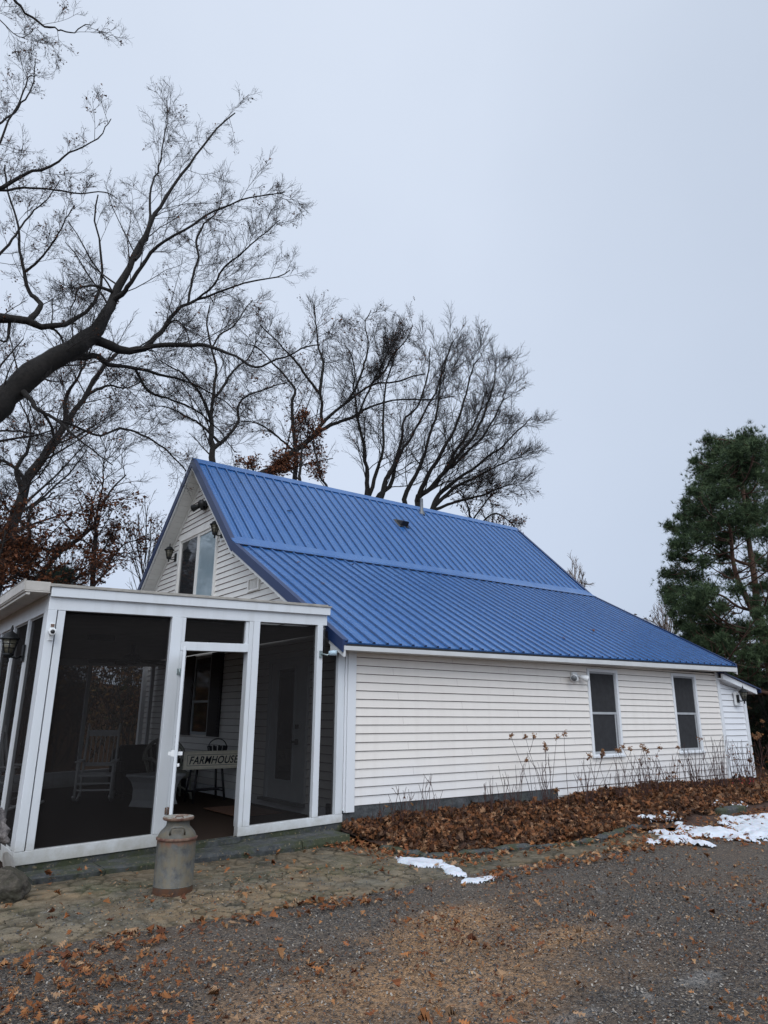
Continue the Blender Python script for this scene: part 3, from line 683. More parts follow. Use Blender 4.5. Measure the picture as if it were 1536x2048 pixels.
lantern('wall_lantern', (XG-.05, 14.74, 4.84), 0, 'black lantern on the gable clapboards left of the dark door pane, near the soffit', G, .92, True)
lantern('wall_lantern', (15.83, WY-.045, 1.92), math.pi/2*1.0, 'black square lantern on white block on the low wall at the far right end', G, .85, True)
lantern('wall_lantern', (1.598, 8.895, 2.17), 0, 'big black lantern with clear glass on the left side of the porch', G, .92)

# flood lamps
def floodlight(loc, rz, mat, label, sc=1):
    t = empty('flood_light', loc, label, 'flood light'); T = Matrix.Translation(Vector(loc)) @ Matrix.Rotation(rz, 4, 'Z') @ Matrix.Scale(sc, 4)
    m = MB(); m.box(-.03, 0, -.075, .075, -.075, .075); m.lathe((-.05, 0, -.09), [(.03, 0), (.045, .03), (.045, .06), (.03, .08)], 10); m.xf(T); m.build('base', mat, t, .006)
    for s in (-1, 1):
        m = MB(); a = Vector((-.03, s*.035, .02)); d = Vector((-.6, s*.75, -.28)).normalized()
        m.tube([a, a+d*.07, a+d*.075, a+d*.12, a+d*.20, a+d*.205], [.016, .018, .035, .042, .062, .060], 14); m.xf(T); h = m.build('lamp_head', mat, t)
        m = MB(); m.tube([a+d*.206, a+d*.212], [.052, .05], 14); m.xf(T); m.build('lens', 'lead_grey' if mat != 'black_metal' else 'black_plastic', h)
floodlight((XG-.02, 13.36, 5.72), 0, 'black_metal', 'black twin flood light high under the gable peak', 1.25)
floodlight((10.22, WY-.02, 2.19), math.pi/2, 'white_plastic', 'white twin flood light under the eave left of the window', 1.0)
# cameras
t = empty('security_camera', (1.65, F0-.005, 2.33), 'small white security camera with black lens on the porch corner post', 'camera')
m = MB(); m.lathe((1.66, 0, 0), [(0, 0)], 3, False); m = MB()
m.box(1.632, 1.682, F0-.02, F0-.004, 2.24, 2.42); m.tube([(1.655, F0-.02, 2.33), (1.65, F0-.10, 2.325)], [.036, .038], 16); m.build('camera_body', 'white_plastic', t, .004)
m = MB(); m.tube([(1.65, F0-.101, 2.325), (1.649, F0-.108, 2.324)], [.022, .02], 12); m.build('lens', 'black_plastic', t)
m = MB(); m.box(1.64, 1.675, F0-.026, F0-.021, 2.38, 2.41); m.build('sensor', 'rusty_steel', t)
t = empty('security_camera', (4.99, F0-.005, 2.29), 'small bluish camera on a short arm at the right porch post', 'camera')
m = MB(); m.box(4.955, 4.995, F0-.02, F0-.004, 2.24, 2.33); m.tube([(4.98, F0-.02, 2.29), (5.03, F0-.09, 2.27), (5.06, F0-.10, 2.29)], .011, 8); m.build('bracket', 'steel_hinge', t)
m = MB(); m.tube([(5.05, F0-.09, 2.295), (5.10, F0-.135, 2.30), (5.13, F0-.16, 2.30)], [.03, .036, .034], 14); m.build('camera_body', 'camera_blue', t)

# milk can
cx, cy = 2.625, 6.50
t = empty('milk_can', (cx, cy, 0), 'old rusty galvanised steel milk can standing on the paving', 'milk can')
m = MB(); m.lathe((cx, cy, 0), [(.165, .0), (.170, .006), (.170, .075), (.172, .078), (.172, .084), (.168, .088), (.168, .43), (.166, .44), (.168, .462), (.165, .475), (.150, .505), (.122, .535), (.106, .55), (.100, .565), (.100, .60), (.108, .612)], 40)
body = m.build('can_body', 'milk_can_steel', t)
m = MB(); m.lathe((cx, cy, 0), [(.166, .442), (.178, .446), (.179, .462), (.168, .468)], 40, False); m.build('shoulder_band', 'rust_band', t)
m = MB(); m.lathe((cx, cy, 0), [(.1705, .078), (.1725, .081), (.1705, .084)], 40, False); m.build('base_hoop', 'steel_hinge', t)
m = MB(); m.lathe((cx, cy, 0), [(.098, .606), (.126, .606), (.133, .616), (.134, .628), (.128, .632), (.120, .626), (.06, .618), (.0, .617)], 36, False); ld = m.build('lid', 'can_lid', t)
m = MB(); m.lathe((cx, cy, 0), [(.112, .600), (.131, .604), (.1355, .614), (.1355, .624), (.131, .629)], 36, False); m.build('lid_rim', 'rust_band', ld)
m = MB(); m.tube([(cx-.03, cy-.01, .618), (cx-.028, cy-.012, .634), (cx+.028, cy-.03, .634), (cx+.03, cy-.03, .618)], .006, 6); m.build('lid_grip', 'rust_band', ld)
for s in (1, -1):
    # handle loop facing the camera and its twin behind
    d = Vector((.37*s*-1, -.93*s, 0)) if s == 1 else Vector((.37, .93, 0)); r = Vector((-d.y, d.x, 0)); base = Vector((cx, cy, 0))
    m = MB(); P = lambda u, o, z: base+r*u+d*o+Vector((0, 0, z))
    m.tube([P(-.062, .140, .500), P(-.062, .165, .525), P(-.055, .170, .553), P(-.03, .168, .560), (P(.03, .168, .560)), P(.055, .170, .553), P(.062, .165, .525), P(.062, .140, .500)], .0085, 8); m.build('handle', 'milk_can_steel', t)

# rocks left of the porch
def rock(name, c, r, seed, mat, label, sq=(1, 1, 1), sub=5, amp=.5):
    import bmesh
    bm = bmesh.new(); bmesh.ops.create_icosphere(bm, subdivisions=sub, radius=1)
    q = np.array([v.co[:] for v in bm.verts]); rs = np.random.default_rng(seed)
    P = rs.normal(size=(16, 3)); P /= np.linalg.norm(P, axis=1)[:, None]; D = rs.uniform(.60, .85, 16)
    rad = np.min(np.where(q@P.T > .05, D/np.maximum(q@P.T, .05), 9), axis=1); rad = np.minimum(rad, 1.05)
    rad *= 1+amp*(fbm(q[:, 0]*2+q[:, 2]*1.5+5, q[:, 1]*2-q[:, 2]*1.2+5, 1.4, seed, 6)-.5)*1.3
    V = q*rad[:, None]*np.array(sq)*r+np.array(c)
    Fc = np.array([[v.index for v in f.verts] for f in bm.faces]); bm.free()
    o = np_mesh(name, V, Fc, mat); tag(o, label, 'rock'); return o
rock('rock', (1.35, 7.03, .09), .215, 5, 'rock_stone', 'dark mossy boulder at the foot of the porch corner', (.9, .8, .75))
rock('rock', (1.22, 7.16, .56), .20, 12, 'rock_pale', 'pale rough grey stone standing on end at the left edge of the picture', (.8, .8, 1.3), amp=1.3)
rock('rock', (1.17, 7.2, .13), .26, 8, 'rock_stone', 'dark rock under the pale upright stone at the left edge', (1, .9, 1))
m = MB(); m.hexa([(1.50, 7.62, .10), (1.58, 7.60, .10), (1.60, 7.95, .12), (1.52, 7.95, .12), (1.44, 7.60, .30), (1.47, 7.58, .31), (1.60, 7.93, .20), (1.50, 7.95, .2)])
m.build('downspout_block', 'gutter_paint', None, .01); tag(bpy.data.objects['downspout_block'], 'small grey sloping block wedged between the boulder and the porch corner', 'splash block')

# rocking chairs
def rocking_chair(loc, rz, label):
    t = empty('rocking_chair', (0, 0, 0), label, 'rocking chair', 'white rocking chairs')
    m = MB()
    for s in (-1, 1):
        pts = [(s*.27, -.42+.84*q/8, .02+.10*((q-4)/4)**2) for q in range(9)]; mm = MB(); mm.tube(pts, .022, 6); mm.build('rocker', 'chair_paint', t)
        mm = MB(); mm.tube([(s*.27, -.26, .06), (s*.27, -.26, .62)], .022, 8); mm.build('leg', 'chair_paint', t)
        mm = MB(); mm.tube([(s*.25, .24, .06), (s*.25, .26, .45), (s*.25, .42, 1.18), (s*.25, .43, 1.22)], [.022, .022, .02, .012], 8); mm.build('back_post', 'chair_paint', t)
        mm = MB(); mm.box(s*.27-.045, s*.27+.045, -.32, .30, .62, .645); mm.build('armrest', 'chair_paint', t, .005)
    mm = MB(); mm.box(-.26, .26, -.27, .24, .40, .43); mm.build('seat', 'chair_paint', t, .006)
    mm = MB(); mm.bar((-.25, .30, .56), (.25, .30, .56), .03, .06); mm.bar((-.25, .405, 1.06), (.25, .405, 1.06), .03, .10); mm.build('back_rail', 'chair_paint', t)
    for q in range(6): x = -.18+.072*q; mm = MB(); mm.bar((x, .31, .58), (x, .40, 1.04), .035, .012, (1, 0, 0)); mm.build('slat', 'chair_paint', t)
    mm = MB(); mm.bar((-.27, -.26, .20), (.27, -.26, .20), .024); mm.bar((-.27, -.26, .30), (.27, -.26, .30), .024); mm.build('stretcher', 'chair_paint', t)
    t.location = loc; t.rotation_euler = (0, 0, rz); return t
rocking_chair((3.62, 12.6, .14), math.radians(-22), 'white slatted rocking chair seen through the left screen')
rocking_chair((2.28, 12.3, .12), math.radians(40), 'white rocking chair half hidden behind the porch corner post')
# black wicker loveseat
t = empty('loveseat', (4.62, 12.9, .16), 'low black wicker loveseat with rounded back behind the white tapered table', 'loveseat')
m = MB(); W = .62
pr = [(-W, .0), (-W, .62), (-W+.05, .76), (-W+.16, .83), (W-.16, .83), (W-.05, .76), (W, .62), (W, .0)]
V = [(4.62+x, 13.15, .16+z) for x, z in pr]+[(4.62+x, 13.25, .16+z) for x, z in pr]; n = len(pr)
m.add(V, [tuple(range(n)), tuple(range(2*n-1, n-1, -1))]+[(i, n+i, n+(i+1) % n, (i+1) % n) for i in range(n)]); m.build('backrest', 'wicker_black', t, .02)
m = MB(); m.box(4.05, 5.19, 12.6, 13.14, .22, .56); m.build('seat', 'wicker_black', t, .03)
for s in (-1, 1): m = MB(); m.box(4.62+s*.60-.05, 4.62+s*.60+.05, 12.58, 13.14, .57, .74); m.build('armrest', 'wicker_black', t, .03)
for a in (4.07, 5.13):
    for b in (12.62, 13.1): m = MB(); m.box(a, a+.05, b, b+.05, .16, .22); m.build('leg', 'wicker_black', t)
# white tapered table
t = empty('tapered_table', (4.22, 11.6, .16), 'white flared storage table standing in front of the loveseat', 'table')
cx2, cy2, z0 = 4.20, 11.45, .145
m = MB(); pf = [(.225, 0), (.20, .10), (.20, .26), (.225, .36), (.265, .43)]; V = [(cx2+sx*r*1.15, cy2+sy_*r*1.15, z0+z) for r, z in pf for sx, sy_ in ((-1, -1), (1, -1), (1, 1), (-1, 1))]
m.add(V, [(i*4+k, i*4+(k+1) % 4, (i+1)*4+(k+1) % 4, (i+1)*4+k) for i in range(4) for k in range(4)]); m.xf(Matrix.Translation((cx2, cy2, 0)) @ Matrix.Rotation(.45, 4, 'Z') @ Matrix.Translation((-cx2, -cy2, 0))); m.build('body', 'resin_white', t)
m = MB(); m.box(cx2-.32, cx2+.32, cy2-.32, cy2+.32, z0+.43, z0+.47); m.xf(Matrix.Translation((cx2, cy2, 0)) @ Matrix.Rotation(.45, 4, 'Z') @ Matrix.Translation((-cx2, -cy2, 0))); m.build('tabletop', 'resin_white', t, .01)
# white wicker chair
t = empty('wicker_chair', (4.75, 12.0, .16), 'white wicker chair behind the cream board in the doorway', 'chair')
def P2(x, y, z): return (4.62+x, 11.95+y, .155+z)
m = MB(); m.box(4.34, 4.90, 11.72, 12.22, .50, .60); m.build('seat', 'wicker_white', t, .03)
m = MB()
for q in range(9):
    a = math.pi*q/8; m.tube([P2(-.30*math.cos(a), .22+.08*math.sin(a), .44), P2(-.34*math.cos(a), .30+.10*math.sin(a), .62+.32*math.sin(a))], .02, 5)
m.tube([P2(-.36*math.cos(a), .30+.10*math.sin(a), .62+.34*math.sin(a)) for a in np.linspace(0, math.pi, 13)], .03, 6); m.build('backrest', 'wicker_white', t)
for s in (-1, 1): m = MB(); m.tube([P2(s*.28, -.24, .44), P2(s*.33, -.26, .60), P2(s*.35, -.05, .66), P2(s*.34, .28, .64)], .028, 6); m.build('armrest', 'wicker_white', t)
for s in (-1, 1):
    for u in (-1, 1): m = MB(); m.tube([P2(s*.26, u*.22, .40), P2(s*.27, u*.22, .2), P2(s*.30, u*.24, 0)], .02, 6); m.build('leg', 'wicker_white', t)
m = MB(); m.tube([P2(-.29*1, -.24, .06)]+[P2(x, -.24, .12+.12*(1-(x/.26)**2)) for x in np.linspace(-.26, .26, 9)]+[P2(.29, -.24, .06)], .014, 5); m.build('apron', 'wicker_white', t)
# black stool/table carrying basket; board leaning on it
t = empty('stool', (4.98, 11.3, .15), 'black wooden stool with splayed legs under the cream board', 'stool')
sx, sy2 = 4.98, 11.32
m = MB(); m.box(sx-.36, sx+.36, sy2-.17, sy2+.17, .78, .81); m.build('seat', 'shutter_black', t, .005)
for a in (-1, 1):
    for b in (-1, 1): m = MB(); m.tube([(sx+a*.20, sy2+b*.11, .78), (sx+a*.27, sy2+b*.17, .16)], .018, 6); m.build('leg', 'shutter_black', t)
m = MB(); m.bar((sx-.25, sy2-.15, .38), (sx+.25, sy2-.15, .38), .024); m.bar((sx-.25, sy2+.15, .33), (sx+.25, sy2+.15, .33), .024); m.bar((sx-.23, sy2-.14, .34), (sx-.23, sy2+.14, .34), .02); m.bar((sx+.23, sy2-.14, .34), (sx+.23, sy2+.14, .34), .02); m.build('stretcher', 'shutter_black', t)
t = empty('basket', (5.2, 11.4, .81), 'dark slatted basket with a tall hoop handle behind the cream board', 'basket')
m = MB()
for q in range(12):
    a = 2*math.pi*q/12; m.bar((5.16+.13*math.cos(a), 11.36+.10*math.sin(a), .812), (5.16+.17*math.cos(a), 11.36+.14*math.sin(a), 1.02), .035, .008, (math.cos(a), math.sin(a), 0))
m.lathe((5.16, 11.36, .812), [(.12, 0), (.12, .02)], 14); m.build('basket_body', 'wicker_black', t)
m = MB(); m.tube([(5.16+.16*math.cos(a), 11.36, 1.0+.13*math.sin(a)) for a in np.linspace(0, math.pi, 11)], .008, 5); m.build('handle', 'wicker_black', t)
# FARMHOUSE board
t = empty('farmhouse_board', (4.98, 11.07, .66), 'cream framed board lettered FARMHOUSE in the porch doorway', 'sign')
X0, X1_, Z0, Z1 = 4.475, 5.50, .685, .955; Yb = 11.06
m = MB(); m.box(X0+.03, X1_-.03, Yb, Yb+.015, Z0+.03, Z1-.03); m.build('panel', 'sign_cream', t)
m = MB(); m.box(X0, X1_, Yb-.015, Yb+.018, Z0, Z0+.03); m.box(X0, X1_, Yb-.015, Yb+.018, Z1-.03, Z1); m.box(X0, X0+.03, Yb-.015, Yb+.018, Z0+.03, Z1-.03); m.box(X1_-.03, X1_, Yb-.015, Yb+.018, Z0+.03, Z1-.03); m.build('frame', 'sign_frame', t)
m = MB(); m.box(X0+.055, X1_-.055, Yb-.002, Yb-.0004, Z0+.052, Z0+.058); m.box(X0+.055, X1_-.055, Yb-.002, Yb-.0004, Z1-.058, Z1-.052); m.box(X0+.055, X0+.061, Yb-.002, Yb-.0004, Z0+.058, Z1-.058); m.box(X1_-.061, X1_-.055, Yb-.002, Yb-.0004, Z0+.058, Z1-.058); m.build('border_line', 'shutter_black', t)
cu = bpy.data.curves.new('lettering', 'FONT'); cu.body = 'FARMHOUSE'; cu.size = .155; cu.align_x = 'CENTER'; cu.align_y = 'CENTER'; cu.extrude = .002; cu.offset = .0022; cu.shear = .28; cu.space_character = 1.06
to = bpy.data.objects.new('lettering_source', cu); COL.objects.link(to)
dg = bpy.context.evaluated_depsgraph_get(); me = bpy.data.meshes.new_from_object(to.evaluated_get(dg)); bpy.data.objects.remove(to)
xs_ = [v.co.x for v in me.vertices]; ys_ = [v.co.y for v in me.vertices]; wd = max(xs_)-min(xs_); ht = max(ys_)-min(ys_); yc = (max(ys_)+min(ys_))/2; xc = (max(xs_)+min(xs_))/2
for v in me.vertices: x, y, z = v.co; v.co = ((x-xc)*(.845/wd)+(X0+X1_)/2-4.98, Yb-.004-z*.5-11.07, (y-yc)*(.118/ht)+(Z0+Z1)/2-.66)
me.materials.clear(); link('lettering', me, 'shutter_black', t)
# floor mat, ceiling fan, ceiling fixtures
m = MB(); m.box(4.55, 5.25, 9.25, 10.35, .19, .203); tag(m.build('door_mat', 'mat_brown'), 'reddish brown mat on the porch floor before the glazed door', 'mat')
fx, fy, fz = 3.62, 11.4, 2.42
t = empty('ceiling_fan', (fx, fy, fz+.16), 'dark ceiling fan with broad blades under the porch roof', 'ceiling fan')
m = MB(); m.lathe((fx, fy, fz), [(.03, .18), (.03, .02), (.10, 0), (.13, -.05), (.12, -.12), (.05, -.15)], 16); m.build('motor', 'shutter_black', t)
for q in range(5):
    a = 2*math.pi*q/5+.35; c, s_ = math.cos(a), math.sin(a); pr = [(.11, -.03), (.25, -.06), (.45, -.085), (.62, -.075), (.66, 0), (.62, .075), (.45, .085), (.25, .06), (.11, .03)]
    V = [(fx+u*c-w*s_, fy+u*s_+w*c, fz-.09+w*.25-.05*u) for u, w in pr]; V2 = [(x, y, z+.008) for x, y, z in V]; n = 9
    m = MB(); m.add(V+V2, [tuple(range(n-1, -1, -1)), tuple(range(n, 2*n))]+[(i, (i+1) % n, n+(i+1) % n, n+i) for i in range(n)]); m.build('blade', 'shutter_black', t)
for x, y, lab in ((2.75, 10.1, 'small dark fixture on the porch ceiling left of the fan'), (4.62, 10.4, 'small dark fixture on the porch ceiling above the open doorway')):
    m = MB(); z = 2.58+sh(x); m.box(x-.17, x+.17, y-.06, y+.06, z-.07, z-.0); 
    for q in range(5): m.box(x-.15, x+.15, y-.066, y-.061, z-.062+q*.012, z-.056+q*.012)
    tag(m.build('ceiling_fixture', 'black_plastic', None, .004), lab, 'fixture', 'ceiling fixtures of the porch')
# ================================================================== GROUND
def grid(x0, x1, nx, y0, y1, ny, fx=None, fy=None):
    xs = np.linspace(x0, x1, nx) if fx is None else fx; ys = np.linspace(y0, y1, ny) if fy is None else fy
    X, Y_ = np.meshgrid(xs, ys); nx, ny = len(xs), len(ys)
    i = np.arange(nx*ny).reshape(ny, nx); Fc = np.stack([i[:-1, :-1], i[:-1, 1:], i[1:, 1:], i[1:, :-1]], -1).reshape(-1, 4)
    return X.ravel(), Y_.ravel(), Fc
def hill(x, y):
    h = np.clip((y-19)/26, 0, 1); h = h*h*(3-2*h)*3.4*np.clip(1-(x-12)/30, .25, 1)
    s = np.clip((x-19)/25, 0, 1); h = h+s*s*1.2*np.clip((y+2)/10, 0, 1)
    return h+(fbm(x, y, .25, 3)-.5)*.25*np.clip((y-17)/6, 0, 1)
a = np.sign(np.linspace(-1, 1, 161))*np.abs(np.linspace(-1, 1, 161))**2.2*500
X, Y_, Fc = grid(0, 0, 0, 0, 0, 0, a+8, a+12)
np_mesh('ground', np.stack([X, Y_, hill(X, Y_)-.03], 1), Fc, 'forest_floor', smooth=True); tag(bpy.data.objects['ground'], kind='structure')

def edge_near(x): return 5.49+.05*np.sin(x*1.3)+.06*(fbm(x, x*0, 2.2, 9)-.5)     # paving / gravel line
# driveway: fine mesh, crumb and pale patches stored per point
xs = np.concatenate([np.arange(-12, .0, .25), np.arange(0, 9.5, .028), np.arange(9.5, 45, .30)]); 
u = np.linspace(0, 1, 190)
X, U, Fc = grid(0, 0, 0, 0, 0, 0, xs, u)
yb = np.where(X < 9.6, edge_near(X)+.03, 5.5+(X-9.6)*.10); 
Y_ = -10+(yb+10)*(1-(1-U)**1.7)
Z = .004+(fbm(X, Y_, .8, 4, 3)-.5)*.03+(fbm(X, Y_, 18, 5, 3)-.5)*.012
def blob(x, y, cx, cy, rx, ry): return np.exp(-(((x-cx)/rx)**2+((y-cy)/ry)**2))
warp = (fbm(X, Y_, 2.2, 11, 5)-.5)
crumb = blob(X, Y_, 4.10, 4.45, .42, .30)*1.25+blob(X, Y_, 3.55, 4.2, .55, .35)*.95+blob(X, Y_, 3.3, 3.6, .9, .4)*.6+blob(X, Y_, 4.6, 3.65, .5, .2)*.75+blob(X, Y_, 2.3, 3.7, .8, .35)*.5+blob(X, Y_, 3.5, 3.1, .8, .3)*.45
crumb = np.clip(crumb+warp*1.1*(crumb > .08), 0, 1)
pale = np.clip((fbm(X, Y_, 3.1, 21, 4)-.80)*9, 0, 1)*.6+np.clip(blob(X, Y_, 4.6, 3.35, .22, .10)+blob(X, Y_, 4.9, 3.25, .25, .08)+blob(X, Y_, 3.1, 3.05, .2, .08)+warp, 0, 1)*.0+np.clip((blob(X, Y_, 4.45, 2.66, .30, .10)+blob(X, Y_, 3.4, 2.76, .22, .06))*1.6+warp*2-.5, 0, .35)
np_mesh('driveway', np.stack([X, Y_, Z], 1), Fc, 'gravel', tint=np.stack([crumb, pale, X*0], 1), smooth=True); tag(bpy.data.objects['driveway'], kind='structure')

# paving of cast interlocking stones: real joints
def cells(x, y, seed=4, s=.235):
    jx = np.floor(x/s).astype(int); best = np.full(x.shape, 9.); sec = np.full(x.shape, 9.); bid = np.zeros(x.shape, int)
    for dy in range(-2, 3):
        for dx in range(-2, 3):
            cy = np.floor(y/(s*.75)).astype(int)+dy; cx = jx+dx
            hsh = ((cx*73856093) ^ (cy*19349663)) & 0xffffff; h1 = ((hsh*2654435 >> 5) & 1023)/1023.; h2 = ((hsh*971217 >> 7) & 1023)/1023.
            px = (cx+.5+(cy % 2)*.5+(h1-.5)*.85)*s; py = (cy+.5+(h2-.5)*.85)*s*.75
            d = np.hypot(x-px, y-py); m = d < best; sec = np.where(m, best, np.minimum(sec, d)); bid = np.where(m, hsh, bid); best = np.where(m, d, best)
    return best, sec-best, bid
xs = np.concatenate([np.arange(-1.0, 5.6, .0145), np.arange(5.6, 9.6, .022)]); u = np.linspace(0, 1, 150)
X, U, Fc = grid(0, 0, 0, 0, 0, 0, xs, u)
far = np.interp(X, [-1, 1.5, 5.0, 5.25, 5.4, 6.2, 7.7, 8.4, 9.0, 9.6], [8.2, 8.0, 8.0, 7.3, 6.40, 6.15, 5.92, 6.05, 6.0, 5.75])
Y_ = edge_near(X)+(far-edge_near(X))*U
wx = X+(fbm(X, Y_, 5, 31)-.5)*.16; wy = Y_+(fbm(X, Y_, 5, 37)-.5)*.16
d, e, cid = cells(wx, wy)
jw = .019+.022*fbm(X, Y_, 3, 40)
st = np.clip(e/jw-.25, 0, 1); st = st*st*(3-2*st)
r1 = ((cid*7919) & 1023)/1023.; tiltx = (((cid*104729) & 1023)/1023.-.5); tilty = (((cid*15485863) & 1023)/1023.-.5)
st0 = st; Z = .012+st*.012*np.clip(fbm(X, Y_, 2.1, 77, 4)*4.2-1.35, .25, 1)+r1*.006+(tiltx*(X % .3)+tilty*(Y_ % .25))*.02+(fbm(X, Y_, 30, 51, 4)-.5)*.008+(fbm(X, Y_, .9, 52)-.5)*.02
Z = np.where(U < .012, -.03, Z)
n1 = fbm(X, Y_, 12, 61, 5); n2 = fbm(X, Y_, 1.3, 63, 5); n3 = fbm(X, Y_, 3.2, 65, 5)
base = np.stack([.115+.062*r1, .100+.055*r1, .072+.042*r1], 1)*(.30+1.4*n1)[:, None]
grey = np.clip((n2-.5)*5, 0, 1)[:, None]; base = base*(1-grey*.5)+np.array([.10, .10, .09])*grey*.5*(.6+.8*n1)[:, None]
wet = np.clip((Y_-6.55-(X-3)*.06)/1.0+(n2-.5)*1.8, 0, 1)[:, None]; base = base*(1-.42*wet)
damp = np.clip((X-5.3)/.4, 0, 1)[:, None]; base = base*(1-damp*.35)*np.array([1, 1-.0, 1])
crumbs = np.clip((blob(X, Y_, 2.8, 5.95, .8, .35)*1.2+blob(X, Y_, 1.9, 7.0, .4, .18)*.9+blob(X, Y_, 3.9, 6.3, .5, .6)*.5+.26)*(n3*2.2-.62)*1.6+(1-st)*.15, 0, .85)[:, None]
base = base*(1-crumbs)+np.array([.25, .175, .10])*(.55+.9*n1)[:, None]*crumbs
mossf = np.clip((fbm(X, Y_, 2.4, 66, 5)-.46)*5+blob(X, Y_, 2.25, 6.95, .55, .25)*1.5+blob(X, Y_, 6.4, 5.8, .9, .25)*.9-.55, 0, 1)*(.35+.65*(1-st)); mossf = np.clip(mossf, 0, .8)[:, None]
base = base*(1-mossf)+np.array([.050, .062, .018])*(.6+.8*n1)[:, None]*mossf
jt = ((1-st)*np.clip(fbm(X, Y_, 2.1, 77, 4)*4.2-1.1, .42, 1))[:, None]; speck = (np.clip((fbm(X, Y_, 34, 79, 3)-.62)*9, 0, 1)*.7)[:, None]; base = base*(1-speck)+np.array([.24, .20, .14])*speck; base = base*(1-.80*jt)+np.array([.030, .026, .014])*.80*jt
np_mesh('path', np.stack([X, Y_, Z], 1), Fc, 'paving_stone', tint=base, smooth=True); tag(bpy.data.objects['path'], kind='structure')

# border stones of the bed: an irregular low kerb
pts = [(5.30, 7.05), (5.33, 6.65), (5.42, 6.33), (5.75, 6.22), (6.25, 6.12), (6.8, 6.02), (7.35, 5.92), (7.8, 5.88), (8.3, 6.0), (8.8, 6.18), (9.3, 6.28)]
rr = random.Random(9)
for i, (p, q) in enumerate(zip(pts[:-1], pts[1:])):
    V = []; n = 6; dx, dy = q[0]-p[0], q[1]-p[1]; L = math.hypot(dx, dy); nx_, ny_ = -dy/L, dx/L; h = .075+rr.uniform(-.012, .015)
    for k in range(n+1):
        t = .02+.96*k/n; x, y = p[0]+dx*t, p[1]+dy*t; j = lambda s=.010: rr.uniform(-s, s); e = .018 if k in (0, n) else 0
        V += [(x-nx_*(.045-e)+j(), y-ny_*(.045-e)+j(), -.03), (x-nx_*(.05-e)+j(), y-ny_*(.05-e)+j(), h*.7+j()), (x-nx_*.02+j(), y-ny_*.02+j(), h-e+j()), (x+nx_*.05+j(), y+ny_*.05+j(), h-e+j()), (x+nx_*.08, y+ny_*.08, -.03)]
    Fs = [(a_*5+k, (a_+1)*5+k, (a_+1)*5+k+1, a_*5+k+1) for a_ in range(n) for k in range(4)]+[(4, 3, 2, 1, 0), tuple(n*5+k for k in range(5))]
    m = MB(); m.add(V, Fs); lab = ['at the porch end of the leaf bed', 'beside the corner of the bed facing the porch', 'at the pointed corner of the bed behind the small snow patch', 'just right of the small snow patch', 'two stones right of the small snow patch', 'in the middle of the long bed edge, left half', 'in the middle of the long bed edge, right half', 'where the bed edge bends away', 'short of the large snow patch', 'meeting the large snow patch'][i]
    tag(m.build('border_stone', 'ledge_stone'), 'mossy border stone '+lab, 'border stone', 'stones edging the leaf bed')

# planting bed under the leaves
def bedz(x, y):
    f = np.interp(x, [5.2, 5.45, 6.0, 7.7, 9.0, 10, 30], [7.2, 6.42, 6.15, 5.95, 6.2, 6.0, 7.0]); t = np.clip((y-f)/(7.95-f), 0, 1)
    return .035+t*(.11+.10*np.clip((x-9)/3,0,1))*np.clip((20-x)/6, .25, 1)+(fbm(x, y, 1.6, 71, 3)-.5)*.09*np.clip(t*3, 0, 1)-.05*np.clip(np.abs(x-9.0)-9, 0, 1)
xs = np.arange(5.35, 24, .06); u = np.linspace(0, 1, 40); X, U, Fc = grid(0, 0, 0, 0, 0, 0, xs, u)
f = np.interp(X, [5.2, 5.45, 6.0, 7.7, 9.0, 10, 12, 24], [7.2, 6.40, 6.16, 5.96, 6.22, 5.75, 5.6, 6.2]); bk = np.where(X < 16.3, 8.03, 9.5); Y_ = f+(bk-f)*U
np_mesh('bed_soil', np.stack([X, Y_, bedz(X, Y_)+(fbm(X, Y_, 9, 73)-.5)*.03], 1), Fc, 'bed_soil', smooth=True); tag(bpy.data.objects['bed_soil'], kind='structure')

# ------------------------------------------------------------------ oak leaves
half = [(0, 0), (.02, .12), (.15, .20), (.04, .28), (.25, .42), (.055, .47), (.36, .66), (.06, .66), (.22, .90), (.05, .84), (0, 1.02)]
OAK = np.array([(x, y) for x, y in half]+[(-x, y) for x, y in half[-2:0:-1]])*1.0
nO = len(OAK)
